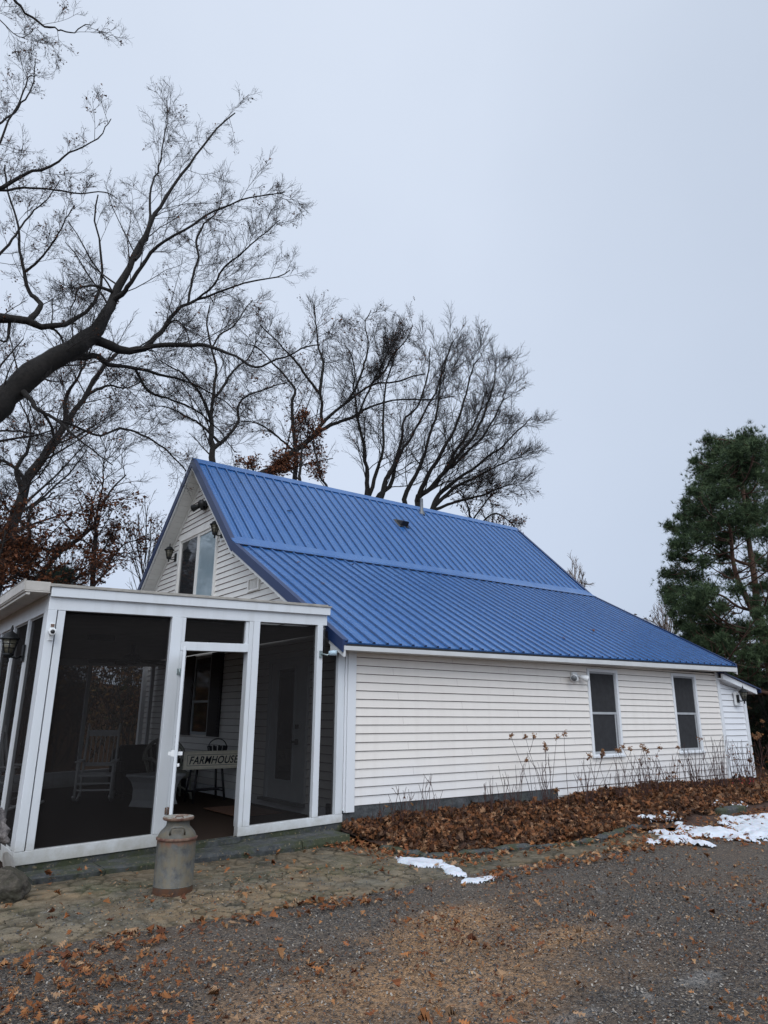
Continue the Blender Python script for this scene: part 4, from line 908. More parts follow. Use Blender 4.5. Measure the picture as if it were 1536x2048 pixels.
# triangulate as fans from the midrib: use a strip of quads between left and right outline points
rt = list(range(0, 11)); lf = [0]+list(range(19, 10, -1))[:9]+[10]
OF = []
for k in range(10):
    a_, b_, c_, d_ = rt[k], rt[k+1], lf[k+1], lf[k]
    OF.append((a_, b_, c_, d_) if a_ != d_ and b_ != c_ else ((a_, b_, c_, c_) if a_ == d_ else (a_, b_, d_, d_)))
OFt = []
for q in OF:
    q = list(dict.fromkeys(q)); OFt += [(q[0], q[1], q[2])]+([(q[0], q[2], q[3])] if len(q) == 4 else [])
OFt = np.array(OFt)
def leaves(name, P, size, lean, mat='leaf_brown', parent=None, pal=None, seed=1, curl=1.0, lift=.01):
    n = len(P); rs = np.random.default_rng(seed); s = size*rs.uniform(.5, 1.35, n); az = rs.uniform(0, 2*np.pi, n); tl = rs.normal(0, lean, n); rl = rs.normal(0, lean, n)
    cv = rs.normal(0, .9, n)*curl; cw = rs.normal(.3, 1.0, n)*curl
    u = OAK[:, 0][None]*rs.uniform(.75, 1.15, n)[:, None]; v = (OAK[:, 1]-.5)[None]+0*u
    z = cv[:, None]*(v**2)*.5+cw[:, None]*np.abs(u)*.8+rs.normal(0, .03, (n, nO))
    x, y, z = u*s[:, None], v*s[:, None], z*s[:, None]
    y, z = y*np.cos(tl)[:, None]-z*np.sin(tl)[:, None], y*np.sin(tl)[:, None]+z*np.cos(tl)[:, None]
    x, z = x*np.cos(rl)[:, None]-z*np.sin(rl)[:, None], x*np.sin(rl)[:, None]+z*np.cos(rl)[:, None]
    x, y = x*np.cos(az)[:, None]-y*np.sin(az)[:, None], x*np.sin(az)[:, None]+y*np.cos(az)[:, None]
    z = z-z.min(1)[:, None]*(.75 if lift is not None else 0)
    V = np.stack([x+P[:, 0:1], y+P[:, 1:2], z+P[:, 2:3]+(lift or 0)], -1).reshape(-1, 3)
    Fc = (np.arange(n)[:, None, None]*nO+OFt[None]).reshape(-1, 3)
    pal = np.array(pal if pal is not None else [(.15, .062, .026), (.20, .085, .034), (.27, .125, .055), (.10, .045, .024), (.34, .18, .09), (.06, .03, .02), (.19, .10, .06)])
    c = pal[rs.integers(0, len(pal), n)]*rs.uniform(.7, 1.25, (n, 1)); t = np.repeat(c, nO, 0)*rs.uniform(.85, 1.15, (n*nO, 1))
    return np_mesh(name, V, Fc, mat, parent, tint=t)
rs = np.random.default_rng(5)
# deep litter on the bed
n = 38000; X = 5.35+rs.power(.62, n)*0+rs.beta(1.05, 1.9, n)*13.5; f = np.interp(X, [5.2, 5.45, 6.0, 7.7, 9.0, 10, 12, 24], [7.3, 6.42, 6.16, 5.98, 6.24, 6.1, 6.3, 7.0]); Y_ = f+(7.97-f)*rs.uniform(-.02, 1, n)**.9
keep = ~((X > 9.0) & (X < 13.0) & (Y_ < 6.3) & (fbm(X, Y_, 1.5, 5) > .55)) & (rs.uniform(0, 1, n) < np.clip((fbm(X, Y_, 2.6, 15, 4)-.30)*4, .15, 1)); X, Y_ = X[keep], Y_[keep]
Z = bedz(X, Y_)+rs.uniform(0, .05, len(X))+.16*np.clip(fbm(X, Y_, 2.2, 8)-.45, 0, 1)
bedpal = [(.16, .064, .029), (.22, .090, .038), (.31, .14, .064), (.070, .032, .019), (.34, .19, .105), (.035, .017, .012), (.15, .085, .052), (.21, .080, .032), (.09, .042, .025), (.05, .028, .02)]
o = leaves('leaf_litter', np.stack([X, Y_, Z], 1), .086, .75, seed=3, pal=bedpal); tag(o, 'deep drift of brown oak leaves covering the bed under the wall', 'leaves', kind='stuff')
# back of the bed and beyond the lean-to
n = 5000; X = rs.uniform(14.5, 26, n); Y_ = rs.uniform(5.6, 9.4, n); k_ = ~((X < 16.4) & (Y_ > 7.95)); X, Y_ = X[k_], Y_[k_]
o = leaves('leaf_litter', np.stack([X, Y_, np.maximum(hill(X, Y_), bedz(X, Y_))+.02], 1), .13, .5, seed=4, pal=bedpal); tag(o, 'brown oak leaves spread on the ground beyond the lean-to end', 'leaves', kind='stuff')
# scattered on paving and gravel
P = []
def scat(n, x0, x1, y0, y1, dens=None):
    x = rs.uniform(x0, x1, n); y = rs.uniform(y0, y1, n)
    if dens is not None: k_ = rs.uniform(0, 1, n) < dens(x, y); x, y = x[k_], y[k_]
    P.append(np.stack([x, y, np.where(y > 5.5, .035, .014)], 1))
cl = lambda x, y: np.clip((fbm(x, y, 1.4, 81, 4)-.42)*4, .02, 1)
scat(620, .5, 9.5, 2.2, 5.4, cl)
scat(420, .6, 2.3, 3.6, 5.35, lambda x, y: np.clip(1.2-((x-1.0)/1.0)**2, 0, 1)*.9)
scat(420, 1.3, 4.2, 5.15, 5.5, lambda x, y: .25+.75*cl(x, y)); scat(420, 4.2, 9.6, 5.1, 5.5, lambda x, y: .15+.85*cl(x, y)); scat(700, 7.4, 10.2, 5.05, 5.75, lambda x, y: np.clip(1-abs(y-5.42)*3, 0, 1))
scat(150, 1.2, 5.3, 5.6, 7.5, cl); scat(420, 4.8, 5.6, 6.4, 8.0, lambda x, y: .5+.5*cl(x, y)); scat(1100, 5.3, 9.2, 5.65, 6.4, lambda x, y: np.clip((y-5.6)*1.8, .1, 1)); scat(160, 9, 22, 1.5, 5.6, cl); scat(1500, 9, 20, 4.6, 6.4, lambda x, y: np.clip((y-4.4-(x-9)*.05)*1.1, 0, .9))
scat(40, 1.7, 5.2, 7.5, 7.7)
scat(160, 8.9, 12.5, 4.7, 6.0); P[-1][:, 2] += .035
P = np.concatenate(P)
o = leaves('fallen_leaves', P, .070, .36, seed=6, pal=[(.25, .090, .032), (.31, .125, .045), (.20, .068, .028), (.36, .18, .08), (.13, .048, .025), (.27, .10, .04), (.42, .26, .15)], curl=.8); tag(o, 'scattered tan and orange oak leaves lying over gravel and paving', 'leaves', kind='stuff')
# few leaves on roof
rl = np.array([on_slope(0, 1, x, t) for x, t in ((6.1, .80), (6.05, .55), (9.6, .42), (10.4, .17), (11.9, .30), (13.2, .35), (7.5, .9))]+[on_slope(1, 2, x, t) for x, t in ((6.9, .5), (9.2, .12))])
o = leaves('roof_leaves', rl+np.array([0, 0, .015]), .10, .4, seed=16, pal=[(.22, .12, .10)]); tag(o, 'few dry leaves stuck on the blue metal roof', 'leaves', kind='stuff')
# crumbs: shredded tan bark and bud scales
def slivers(name, X, Y_, Z, smin, smax, pal, seed, label):
    r2 = np.random.default_rng(seed); n = len(X); s = r2.uniform(smin, smax, n); w = s*r2.uniform(.4, .9, n); az = r2.uniform(0, 6.28, n); tl = r2.normal(0, .4, n)
    L = np.array([(-.5, -.5), (.5, -.35), (.45, .5), (-.5, .4)]); x = L[:, 0][None]*s[:, None]; y = L[:, 1][None]*w[:, None]; z = x*np.sin(tl)[:, None]+r2.uniform(0, .25, (n, 4))*w[:, None]
    xx = x*np.cos(az)[:, None]-y*np.sin(az)[:, None]; yy = x*np.sin(az)[:, None]+y*np.cos(az)[:, None]
    V = np.stack([xx+X[:, None], yy+Y_[:, None], z-z.min(1)[:, None]+Z[:, None]], -1).reshape(-1, 3); Fc = np.arange(n*4).reshape(n, 4)
    c = np.array(pal)[r2.integers(0, len(pal), n)]*r2.uniform(.7, 1.2, (n, 1))
    tag(np_mesh(name, V, Fc, 'debris', tint=np.repeat(c, 4, 0)), label, 'debris', kind='stuff')
n = 60000; X = rs.uniform(.3, 8.5, n); Y_ = rs.uniform(2.1, 7.5, n)
dn = .10+.9*np.clip(blob(X, Y_, 4.0, 4.4, .8, .4)+blob(X, Y_, 3.4, 3.8, 1.3, .6)*.7+blob(X, Y_, 3.0, 6.3, 1.2, .5)*.7+blob(X, Y_, 1.4, 4.6, .8, .6)*.7, 0, 1); dn = dn*np.clip((fbm(X, Y_, 3, 91, 4)-.3)*3, 0, 1)
k_ = (rs.uniform(0, 1, n) < dn) & ~((X > 5.3) & (Y_ > 6.0)); X, Y_ = X[k_], Y_[k_]
slivers('wood_crumbs', X, Y_, np.where(Y_ > 5.5, .034, .012), .004, .019, [(.34, .20, .10), (.28, .14, .065), (.42, .28, .16), (.20, .09, .045), (.22, .14, .085)], 3, 'tan wood crumbs and bits of bark strewn over the gravel')
n = 9000; X = rs.uniform(.6, 10, n); Y_ = rs.uniform(2.1, 5.5, n); k_ = rs.uniform(0, 1, n) < np.clip((fbm(X, Y_, 2.0, 95, 4)-.35)*2.2+blob(X, Y_, 1.3, 4.4, 1.0, .9), .08, 1); X, Y_ = X[k_], Y_[k_]
o = leaves('leaf_fragments', np.stack([X, Y_, X*0+.010], 1), .034, .45, seed=8, pal=[(.25, .10, .04), (.33, .15, .06), (.18, .07, .03), (.38, .22, .11), (.13, .055, .03)], curl=1.2); tag(o, 'small broken bits of orange brown leaf over the gravel', 'leaves', kind='stuff')
n = 60000; X = rs.uniform(.6, 7.5, n); Y_ = 2.2+rs.power(1.0, n)*4.4; k_ = (Y_ < 5.5) | ((rs.uniform(0, 1, n) < .35) & (X < 5.2)); X, Y_ = X[k_], Y_[k_]
slivers('stone_chips', X, Y_, np.where(Y_ > 5.5, .026, .006), .006, .018, [(.05, .053, .06), (.10, .105, .11), (.17, .17, .165), (.03, .033, .037), (.08, .07, .06), (.06, .06, .06), (.34, .31, .27)], 4, 'loose grey stone chips on the driveway')

# ------------------------------------------------------------------ snow
def snow(cx, cy, rx, ry, seed, label, z0, holes=.45, th=.035, step=.022, base=None):
    xs = np.arange(cx-rx*1.4, cx+rx*1.4, step); ys = np.arange(cy-ry*1.5, cy+ry*1.5, step); X, Y_, Fc = grid(0, 0, 0, 0, 0, 0, xs, ys)
    h = 1.0-((X-cx)/rx)**2-((Y_-cy)/ry)**2+(fbm(X, Y_, 2.1/max(ry, .4), seed, 5)-holes)*3.4
    hh = np.clip(h, -.2, .6); zz = z0(X, Y_)+np.where(hh > 0, np.sqrt(np.clip(hh, 0, 1))*th*1.6*(.5+fbm(X, Y_, 7, seed+3, 4)), hh*.1)
    keep = (hh.reshape(len(ys), len(xs)) > -.12).ravel(); fk = keep[Fc].all(1); Fc = Fc[fk]
    u_, inv = np.unique(Fc, return_inverse=True)
    o = np_mesh('snow_patch', np.stack([X, Y_, zz], 1)[u_], inv.reshape(-1, 4), 'snow_old', smooth=True); tag(o, label, 'snow', 'leftover patches of snow')
snow(5.20, 6.08, .19, .50, 5, 'small snow patch on the paving by the bed corner', lambda x, y: .022+0*x, .565, .028, .012)
snow(5.15, 5.28, .24, .09, 15, 'thin snow remnant on the gravel just below the small patch', lambda x, y: .012+0*x, .55, .014, .012)
snow(10.7, 5.30, 2.2, .66, 28, 'large melting snow patch at the right edge of the driveway', lambda x, y: .03+0*x, .59, .045, .020)
snow(10.0, 6.35, .42, .16, 33, 'snow strip among the leaves above the large patch, left one', lambda x, y: bedz(x, y)+.03, .52, .04)
snow(12.0, 6.5, .65, .17, 35, 'snow strip among the leaves above the large patch, right one', lambda x, y: bedz(x, y)+.03, .5, .04)
m = MB(); m.box(11.3, 12.1, 6.15, 6.35, .0, .14); o = m.build('flat_stone', 'ledge_stone', None, .03); tag(o, 'flat grey stone edged with snow at the right of the leaf bed', 'stone')

# ------------------------------------------------------------------ dried shrubs along the wall
def stems_clump(cx, cy, n, h, spread, seed, label, heads=0, wide=.22, leafy=0, name='hydrangea', berry=0):
    r2 = random.Random(seed); zb = float(bedz(np.array([cx]), np.array([cy]))[0])-.03
    t = empty(name, (cx, cy, zb), label, 'shrub', 'dry leafless shrubs along the wall'); m = MB(); tips = []
    for i in range(int(n*1.45)):
        a = r2.uniform(0, 6.28); r = r2.uniform(0, wide); x, y = cx+math.cos(a)*r*1.2, cy+math.sin(a)*r*.5; hh = h*r2.uniform(.45, 1.05); lean = r2.gauss(0, spread); ly = r2.gauss(0, spread*.35)
        P_ = []; 
        for k in range(6): q = k/5; P_.append((x+lean*hh*q**1.3+r2.gauss(0, .006), min(y+ly*hh*q+r2.gauss(0, .005), 7.93), zb+hh*q))
        m.tube(P_, [.0060-.0034*k/5 for k in range(6)], 4, False); tips.append(P_[-1])
        for _ in range(r2.choice((0, 1, 1, 2))):
            q = r2.randint(2, 4); b = Vector(P_[q]); d = Vector((r2.gauss(0, .5), r2.gauss(0, .15), 1)).normalized()*hh*r2.uniform(.12, .3); e = b+d; e.y = min(e.y, 7.93); m.tube([b, b+d*.5+Vector((0, 0, -.01)), e], [.0045, .0035, .0025], 3, False); tips.append(tuple(e))
    m.build('stems', 'stem_red', t)
    if heads:
        tips.sort(key=lambda p: -p[2])
        for p in tips[:heads]:
            k_ = 34; R_ = r2.uniform(.035, .06); pp = np.random.default_rng(seed+int(p[0]*100)).normal(0, R_*.42, (k_, 3))+np.array(p)+[0, 0, .01]
            leaves('flower_head', pp, .035, 1.2, 'tree_leaf', t, [(.30, .15, .07), (.22, .10, .05), (.40, .22, .11)], seed, 1.2, None)
    if leafy:
        r3 = np.random.default_rng(seed); tp = np.array(tips); idx = r3.integers(0, len(tp), leafy); pp = tp[idx]-np.stack([0*idx, 0*idx, r3.uniform(0, .5, leafy)*h], 1)+r3.normal(0, .03, (leafy, 3)); pp[:, 1] = np.minimum(pp[:, 1], 7.9)
        leaves('dry_leaves', pp, .06, 1.0, 'tree_leaf', t, [(.13, .055, .03), (.2, .09, .045), (.26, .13, .05)], seed, 1.2, None)
    if berry:
        m = MB()
        for i in range(berry): p = r2.choice(tips); m.lathe((p[0]+r2.gauss(0, .05), p[1]-.03, zb+.10+r2.uniform(0, .12)), [(.0, 0), (.014, .01), (.014, .02), (0, .03)], 6, False)
        m.build('berries', 'red_berry', t)
    return t
stems_clump(6.1, 7.55, 9, .52, .30, 1, 'low sparse bare shrub nearest the house corner', leafy=8)
stems_clump(6.95, 7.6, 4, .42, .15, 22, 'tiny bare sprig between the first two low shrubs')
stems_clump(5.75, 7.7, 4, .35, .2, 41, 'short sprig of bare stems beside the corner board')
stems_clump(6.5, 7.65, 9, .62, .22, 42, 'thin dark stems second from the house corner')
stems_clump(8.2, 7.6, 10, .80, .2, 43, 'thin upright stems left of the tall hydrangea', heads=1)
stems_clump(11.7, 7.5, 10, .75, .3, 44, 'thin dark stems between the two windows, left half')
stems_clump(7.65, 7.55, 10, .66, .12, 2, 'upright bare stems in front of the dark foundation, no flowers')
stems_clump(8.85, 7.45, 12, 1.12, .20, 3, 'tallest hydrangea with big tan flower heads at the foundation step', heads=7, wide=.32)
stems_clump(9.75, 7.5, 12, .80, .38, 4, 'leaning bare shrub right of the foundation step with few small heads', heads=3, leafy=6)
stems_clump(10.5, 7.4, 12, .90, .30, 5, 'bare hydrangea with tan heads under the left window', heads=4, wide=.3)
stems_clump(11.25, 7.45, 12, .85, .28, 6, 'bare shrub with two heads just right of the left window', heads=4, leafy=10)
stems_clump(12.1, 7.45, 13, .78, .32, 7, 'bushy dry shrub with brown leaves between the two windows', heads=1, leafy=60)
stems_clump(12.95, 7.45, 18, .92, .26, 8, 'bare arching stems left of the right window', wide=.35, heads=1)
stems_clump(13.8, 7.45, 22, .98, .26, 9, 'dense bare stems below the right window', wide=.4)
stems_clump(14.75, 7.4, 24, .95, .28, 10, 'dense dark twiggy shrub at the house and lean-to corner', wide=.45, leafy=70, berry=10)
stems_clump(15.9, 7.35, 22, 1.0, .28, 11, 'brown twiggy shrub with orange heads before the lean-to', wide=.4, heads=9, leafy=70)
stems_clump(17.3, 7.6, 26, 1.3, .3, 12, 'orange brown bush beyond the far end of the house', wide=.6, heads=12, leafy=160, name='bush')
stems_clump(18.9, 8.6, 26, 1.5, .3, 13, 'farther rust coloured bush at the right edge of the picture', wide=.8, heads=10, leafy=200, name='bush')
stems_clump(9.2, 7.75, 3, .3, .2, 14, 'small tan sprig at the foot of the foundation step', heads=2, leafy=6)
# ================================================================== TREES
def resample(P, R, n):
    "smooth a coarse polyline (Catmull-Rom) and give it n points"
    P = np.array(P, float); R = np.array(R, float); m = len(P)
    Q = np.vstack([2*P[0]-P[1], P, 2*P[-1]-P[-2]]); out = []; ro = []
    for u in np.linspace(0, m-1, n):
        i = min(int(u), m-2); t = u-i; a, b, c, d = Q[i:i+4]
        out.append(.5*((2*b)+(-a+c)*t+(2*a-5*b+4*c-d)*t*t+(-a+3*b-3*c+d)*t**3)); ro.append(R[i]*(1-t)+R[i+1]*t)
    return np.array(out), np.array(ro)
def tubes(P, R, sides):
    "P (M,n,3), R (M,n) -> verts, faces of M tubes"
    M_, n, _ = P.shape; T = np.gradient(P, axis=1); T /= np.linalg.norm(T, axis=2, keepdims=True)+1e-9
    ref = np.zeros_like(T); ref[..., 0] = .31; ref[..., 1] = .85; ref[..., 2] = .42
    A = np.cross(T, ref); A /= np.linalg.norm(A, axis=2, keepdims=True)+1e-9; B = np.cross(T, A)
    k = np.arange(sides)*2*np.pi/sides
    V = P[:, :, None]+(A[:, :, None]*np.cos(k)[None, None, :, None]+B[:, :, None]*np.sin(k)[None, None, :, None])*R[:, :, None, None]
    base = (np.arange(M_)*n*sides)[:, None, None]+(np.arange(n-1)*sides)[None, :, None]
    j = np.arange(sides)[None, None]; j2 = (j+1) % sides
    Fc = np.stack([base+j, base+j2, base+sides+j2, base+sides+j], -1).reshape(-1, 4)
    return V.reshape(-1, 3), Fc
def spawn(P, R, per, ratio, ang, rs, npts, up=.25, t0=.2, rr=.55, rmin=.004, wig=.10, lmin=.2, lmax=9, side=None):
    M_, n, _ = P.shape; L = np.linalg.norm(np.diff(P, axis=1), axis=2).sum(1)
    K = per; idx = np.repeat(np.arange(M_), K); t = (np.tile(np.arange(K), M_)+rs.uniform(0, 1, M_*K))/K; t = t0+(1-t0)*t
    f = t*(n-1); i = np.minimum(f.astype(int), n-2); w = (f-i)[:, None]
    b = P[idx, i]*(1-w)+P[idx, i+1]*w; d = P[idx, i+1]-P[idx, i]; d /= np.linalg.norm(d, axis=1, keepdims=True)+1e-9; r = R[idx, i]*(1-w[:, 0])+R[idx, i+1]*w[:, 0]
    q = rs.normal(size=d.shape)
    if side is not None: q = q*np.array(side)
    q -= (q*d).sum(1, keepdims=True)*d; q /= np.linalg.norm(q, axis=1, keepdims=True)+1e-9
    a = rs.normal(ang, .22, len(b))[:, None]; d = d*np.cos(a)+q*np.sin(a); d[:, 2] += up; d /= np.linalg.norm(d, axis=1, keepdims=True)
    ln = np.clip(L[idx]*ratio*rs.uniform(.45, 1.2, len(b))*(1.15-.75*t), lmin, lmax)
    out = np.zeros((len(b), npts, 3)); out[:, 0] = b; cur = b.copy(); st = (ln/(npts-1))[:, None]
    for k in range(1, npts):
        d = d+rs.normal(0, wig, d.shape); d[:, 2] += up*.22; d /= np.linalg.norm(d, axis=1, keepdims=True); cur = cur+d*st; out[:, k] = cur
    r0 = np.maximum(np.minimum(r*rr, ln*.016), rmin); RR = r0[:, None]*np.linspace(1, .35, npts)[None]; RR = np.maximum(RR, rmin*.6)
    return out, RR
def attach(P, R, pool, prad):
    "move a side limb in depth so that it really grows out of the limb it leaves, no thicker than that limb"
    P = np.array(P, float); R = np.array(R, float)
    if len(pool):
        v = P[0]-CAM; L = np.linalg.norm(v); w = pool-CAM; wl = np.linalg.norm(w, axis=1); a = np.arccos(np.clip((w@v)/(wl*L), -1, 1)); k = np.argmin(a)
        if a[k] < .03: s = wl[k]/L; P = CAM+(P-CAM)*s; R = np.minimum(R*s, prad[k]*.85); P[0] = pool[k]
    return P, R
def make_tree(name, label, loc_base, limbs, lv, leaf=None, seed=1, bark='bark_dark', twig='twig_dark', group=None, leaf_pal=None, cat='tree', gn=1.0):
    """limbs: list of (points, radii). lv: list of dicts for successive branch orders. leaf=(count,size,zmax)"""
    rs = np.random.default_rng(seed)
    t = empty(name, loc_base, label, cat, group)
    Pn, Rn = [], []
    pool = np.zeros((0, 3)); prad = np.zeros(0)
    for P, R in limbs:
        P, R = attach(P, R, pool, prad); p, r = resample(P, R, 26); L = np.linalg.norm(np.diff(p, axis=0), axis=1).sum()
        k = np.linspace(0, 1, 26); nz = np.cumsum(rs.normal(0, 1, (26, 3)), 0); nz -= k[:, None]*nz[-1]; p = p+nz*L*.0038*gn; pool = np.vstack([pool, resample(p, r, 90)[0]]); prad = np.concatenate([prad, resample(p, r, 90)[1]]); Pn.append(p); Rn.append(r*(1+rs.normal(0, .05, 26)))
    P0 = np.array(Pn); R0 = np.array(Rn); V, Fc = tubes(P0, R0, 9); np_mesh('trunk', V, Fc, bark, t, smooth=True)
    P, R = P0, R0; Vs, Fs, off = [], [], 0; tips = []
    for i, q in enumerate(lv):
        q = dict(q); sides = q.pop('sides', 3); P, R = spawn(P, R, rs=rs, **q); v, f = tubes(P, R, sides); Vs.append(v); Fs.append(f+off); off += len(v)
        if i >= len(lv)-2: tips.append(P[:, 1:].reshape(-1, 3))
    np_mesh('branches', np.concatenate(Vs), np.concatenate(Fs), twig, t)
    if leaf:
        cnt, size = leaf[0], leaf[1]; T = np.concatenate(tips)
        if len(leaf) > 2 and leaf[2] is not None: T = T[leaf[2](T)]
        # leaves hang on in bunches
        nb = max(1, cnt//5); c = T[rs.integers(0, len(T), nb)]; pp = np.repeat(c, 5, 0)[:cnt]+rs.normal(0, size*.9, (min(cnt, nb*5), 3))
        leaves('leaves', pp, size, .9, 'tree_leaf', t, leaf_pal or [(.10, .038, .020), (.15, .060, .030), (.07, .028, .017), (.20, .09, .05)], seed, 1.6, None)
    return t
def limb(d, pts, dia, dd=0.0, wob=0.0, base=None):
    "traced limb: pixel points at distance d (dd = drift in depth along it), diameters in photo pixels"
    n = len(pts); P = []; R_ = []
    for i, (x, y) in enumerate(pts):
        q = i/max(1, n-1); D = d+dd*q+wob*math.sin(3.1*q*2+len(pts)); P.append(at(x, y, D)); R_.append((dia[0]*(dia[1]/dia[0])**q)*D*.94/F_PX/2)
    return P, R_
BL = dict(npts=7, up=.10, wig=.085)
def shr(pts, yb, k, xb=None): return [((xb+(x-xb)*k) if xb else x, yb+(y-yb)*k) for x, y in pts]
# 1. the big oak leaning in from the left
O = 13.0
oak = [limb(O, [(-150, 1120), (-110, 980), (-42, 862), (22, 790), (85, 735), (140, 700), (190, 668)], (66, 38), .4),
 limb(13.4, [(186, 672), (203, 632), (225, 585), (252, 535), (283, 482), (310, 432), (340, 388), (370, 335), (400, 290), (440, 248), (470, 226)], (32, 3), .6),
 limb(13.7, [(222, 600), (246, 590), (273, 560), (320, 500), (372, 468), (430, 430), (480, 405), (530, 395), (570, 384)], (14, 2.5), -1.6),
 limb(13.7, [(262, 520), (282, 470), (292, 420), (296, 370), (318, 320), (330, 262), (333, 200)], (10, 2), 1.2),
 limb(13.4, [(180, 676), (219, 683), (262, 688), (297, 684), (330, 655), (359, 620), (391, 597), (430, 585), (488, 562), (547, 554), (580, 540)], (27, 2.5), 1.4),
 limb(13.9, [(376, 602), (384, 560), (395, 520), (392, 480), (410, 440), (440, 415)], (13, 3), .9),
 limb(13.9, [(392, 596), (430, 572), (455, 530), (490, 500), (530, 470), (560, 440)], (8, 2), -1.0),
 limb(13.5, [(285, 690), (340, 692), (390, 690), (430, 692), (461, 706), (504, 731), (547, 727), (600, 704), (640, 690)], (14, 3), -2.2),
 limb(13.2, [(110, 722), (148, 722), (187, 722), (219, 741), (273, 747), (332, 761), (375, 772), (422, 792), (450, 805), (480, 830)], (22, 2), 1.8),
 limb(14.0, [(268, 748), (300, 785), (345, 800), (400, 825), (440, 860), (470, 905)], (8, 2), 1.2),
 limb(12.9, [(40, 780), (58, 794), (80, 819), (113, 835), (150, 870), (185, 900), (225, 930)], (15, 2.5), -1.4),
 limb(13.0, [(110, 834), (150, 850), (195, 872), (242, 862), (289, 876), (336, 905), (372, 942)], (9, 3), 2.0),
 limb(13.3, [(85, 822), (105, 860), (108, 905), (80, 950), (40, 990)], (7, 2), 1.0),
 limb(13.6, [(226, 585), (200, 570), (160, 575), (150, 600), (140, 632)], (9, 2), -1),
 limb(13.6, [(330, 655), (352, 640), (372, 660), (380, 690)], (5, 2), -.5)]
lv_big = [dict(per=16, ratio=.34, ang=.75, **BL, t0=.12, rr=.22, rmin=.006, lmin=.5, lmax=1.8, sides=4), dict(per=7, ratio=.5, ang=.7, npts=6, up=.14, wig=.10, rr=.5, rmin=.0042, lmin=.3, lmax=1.1), dict(per=7, ratio=.55, ang=.6, npts=4, up=.12, wig=.10, rr=.6, rmin=.0028, lmin=.14, lmax=.55), dict(per=2, ratio=.6, ang=.6, npts=3, up=.1, wig=.1, rr=.8, rmin=.0024, lmin=.08, lmax=.25)]
lv_out = [dict(lv_big[0], lmax=.9, per=8), dict(lv_big[1], lmax=.55, per=5), lv_big[2], lv_big[3]]
make_tree('oak_tree', 'huge bare oak leaning in from the left edge with arching limbs over the porch', tuple(at(-60, 1120, O)*[1, 1, 0]), oak, lv_big, (1500, .05), 11, group='trees around the house')
# 2. tree whose trunk stands outside the left edge
oak2 = [limb(14.5, [(-260, 1300), (-230, 1000), (-200, 800), (-150, 700), (-60, 642), (0, 636), (55, 643), (95, 655), (135, 640), (175, 610), (192, 565), (192, 500), (188, 440), (196, 390)], (70, 3), 1.0),
 limb(15, [(62, 640), (78, 610), (62, 590), (52, 545), (40, 495), (38, 440), (20, 380), (10, 330)], (13, 3), 1.5),
 limb(15, [(54, 545), (80, 520), (110, 480), (130, 440), (150, 410)], (6, 2), -1), limb(15.2, [(-200, 700), (-120, 480), (-40, 400), (0, 374), (60, 342), (110, 320), (160, 304), (200, 268), (222, 238)], (16, 2), -1),
 limb(15.2, [(-60, 380), (0, 382), (80, 381), (150, 390), (205, 386), (235, 398)], (7, 2), .8), limb(15.5, [(-180, 600), (-80, 200), (-20, -30), (20, 5), (60, 38), (100, 58), (140, 62), (182, 50)], (14, 2), -.6),
 limb(15.5, [(-110, 320), (-40, 265), (20, 225), (60, 170), (70, 118)], (8, 2), .8), limb(15.0, [(-120, 420), (-30, 330), (30, 215), (60, 160), (72, 150)], (7, 2), .5), limb(15.0, [(10, 45), (-20, 20), (10, 50), (40, 75), (65, 62)], (3, 1.5), .5),
 limb(14.8, [(20, 650), (15, 680), (-5, 678), (-40, 660)], (7, 2), .2), limb(14.8, [(95, 655), (115, 665), (128, 690), (135, 712)], (6, 3), .5), limb(15.0, [(-60, 560), (-20, 520), (20, 470), (55, 430), (90, 400), (120, 360)], (8, 2), .7),
 limb(15.1, [(-120, 900), (-60, 880), (0, 862), (60, 866), (110, 880)], (9, 2), .5)]
make_tree('oak_tree', 'bare tree mostly outside the left edge, its twigs reaching into the upper left', tuple(at(-260, 1300, 14.5)*[1, 1, 0]), oak2, lv_out, (1800, .05), 12, group='trees around the house')
# 3. trunk rising behind the porch at the left
t3 = [limb(21, [(-70, 1330), (-30, 1200), (0, 1115), (22, 1040), (48, 962), (92, 900), (130, 848), (168, 790), (205, 740), (240, 700)], (40, 7), 2),
 limb(21.5, [(40, 985), (36, 940), (55, 900), (60, 860), (48, 810), (20, 770)], (12, 2), 1), limb(22, [(130, 848), (128, 800), (150, 760), (172, 715), (178, 660)], (10, 3), -1), limb(22, [(168, 790), (215, 770), (250, 775), (290, 760)], (8, 2), 1), limb(21.7, [(48, 962), (20, 930), (-20, 915), (-60, 920)], (8, 3), 1)]
lv_mid = [dict(per=16, ratio=.36, ang=.75, **BL, t0=.2, rr=.26, rmin=.010, lmin=.8, lmax=2.8, sides=4), dict(per=10, ratio=.5, ang=.7, npts=5, up=.15, wig=.11, rr=.6, rmin=.0065, lmin=.4, lmax=1.7), dict(per=6, ratio=.5, ang=.6, npts=4, up=.12, wig=.15, rr=.7, rmin=.0045, lmin=.2, lmax=.8)]
make_tree('oak_tree', 'dark slanting tree trunk behind the left corner of the porch', tuple(at(-70, 1330, 21)*[1, 1, 0]), t3, lv_mid, (1400, .09, lambda T: T[:, 2] < 13), 13, group='trees around the house')
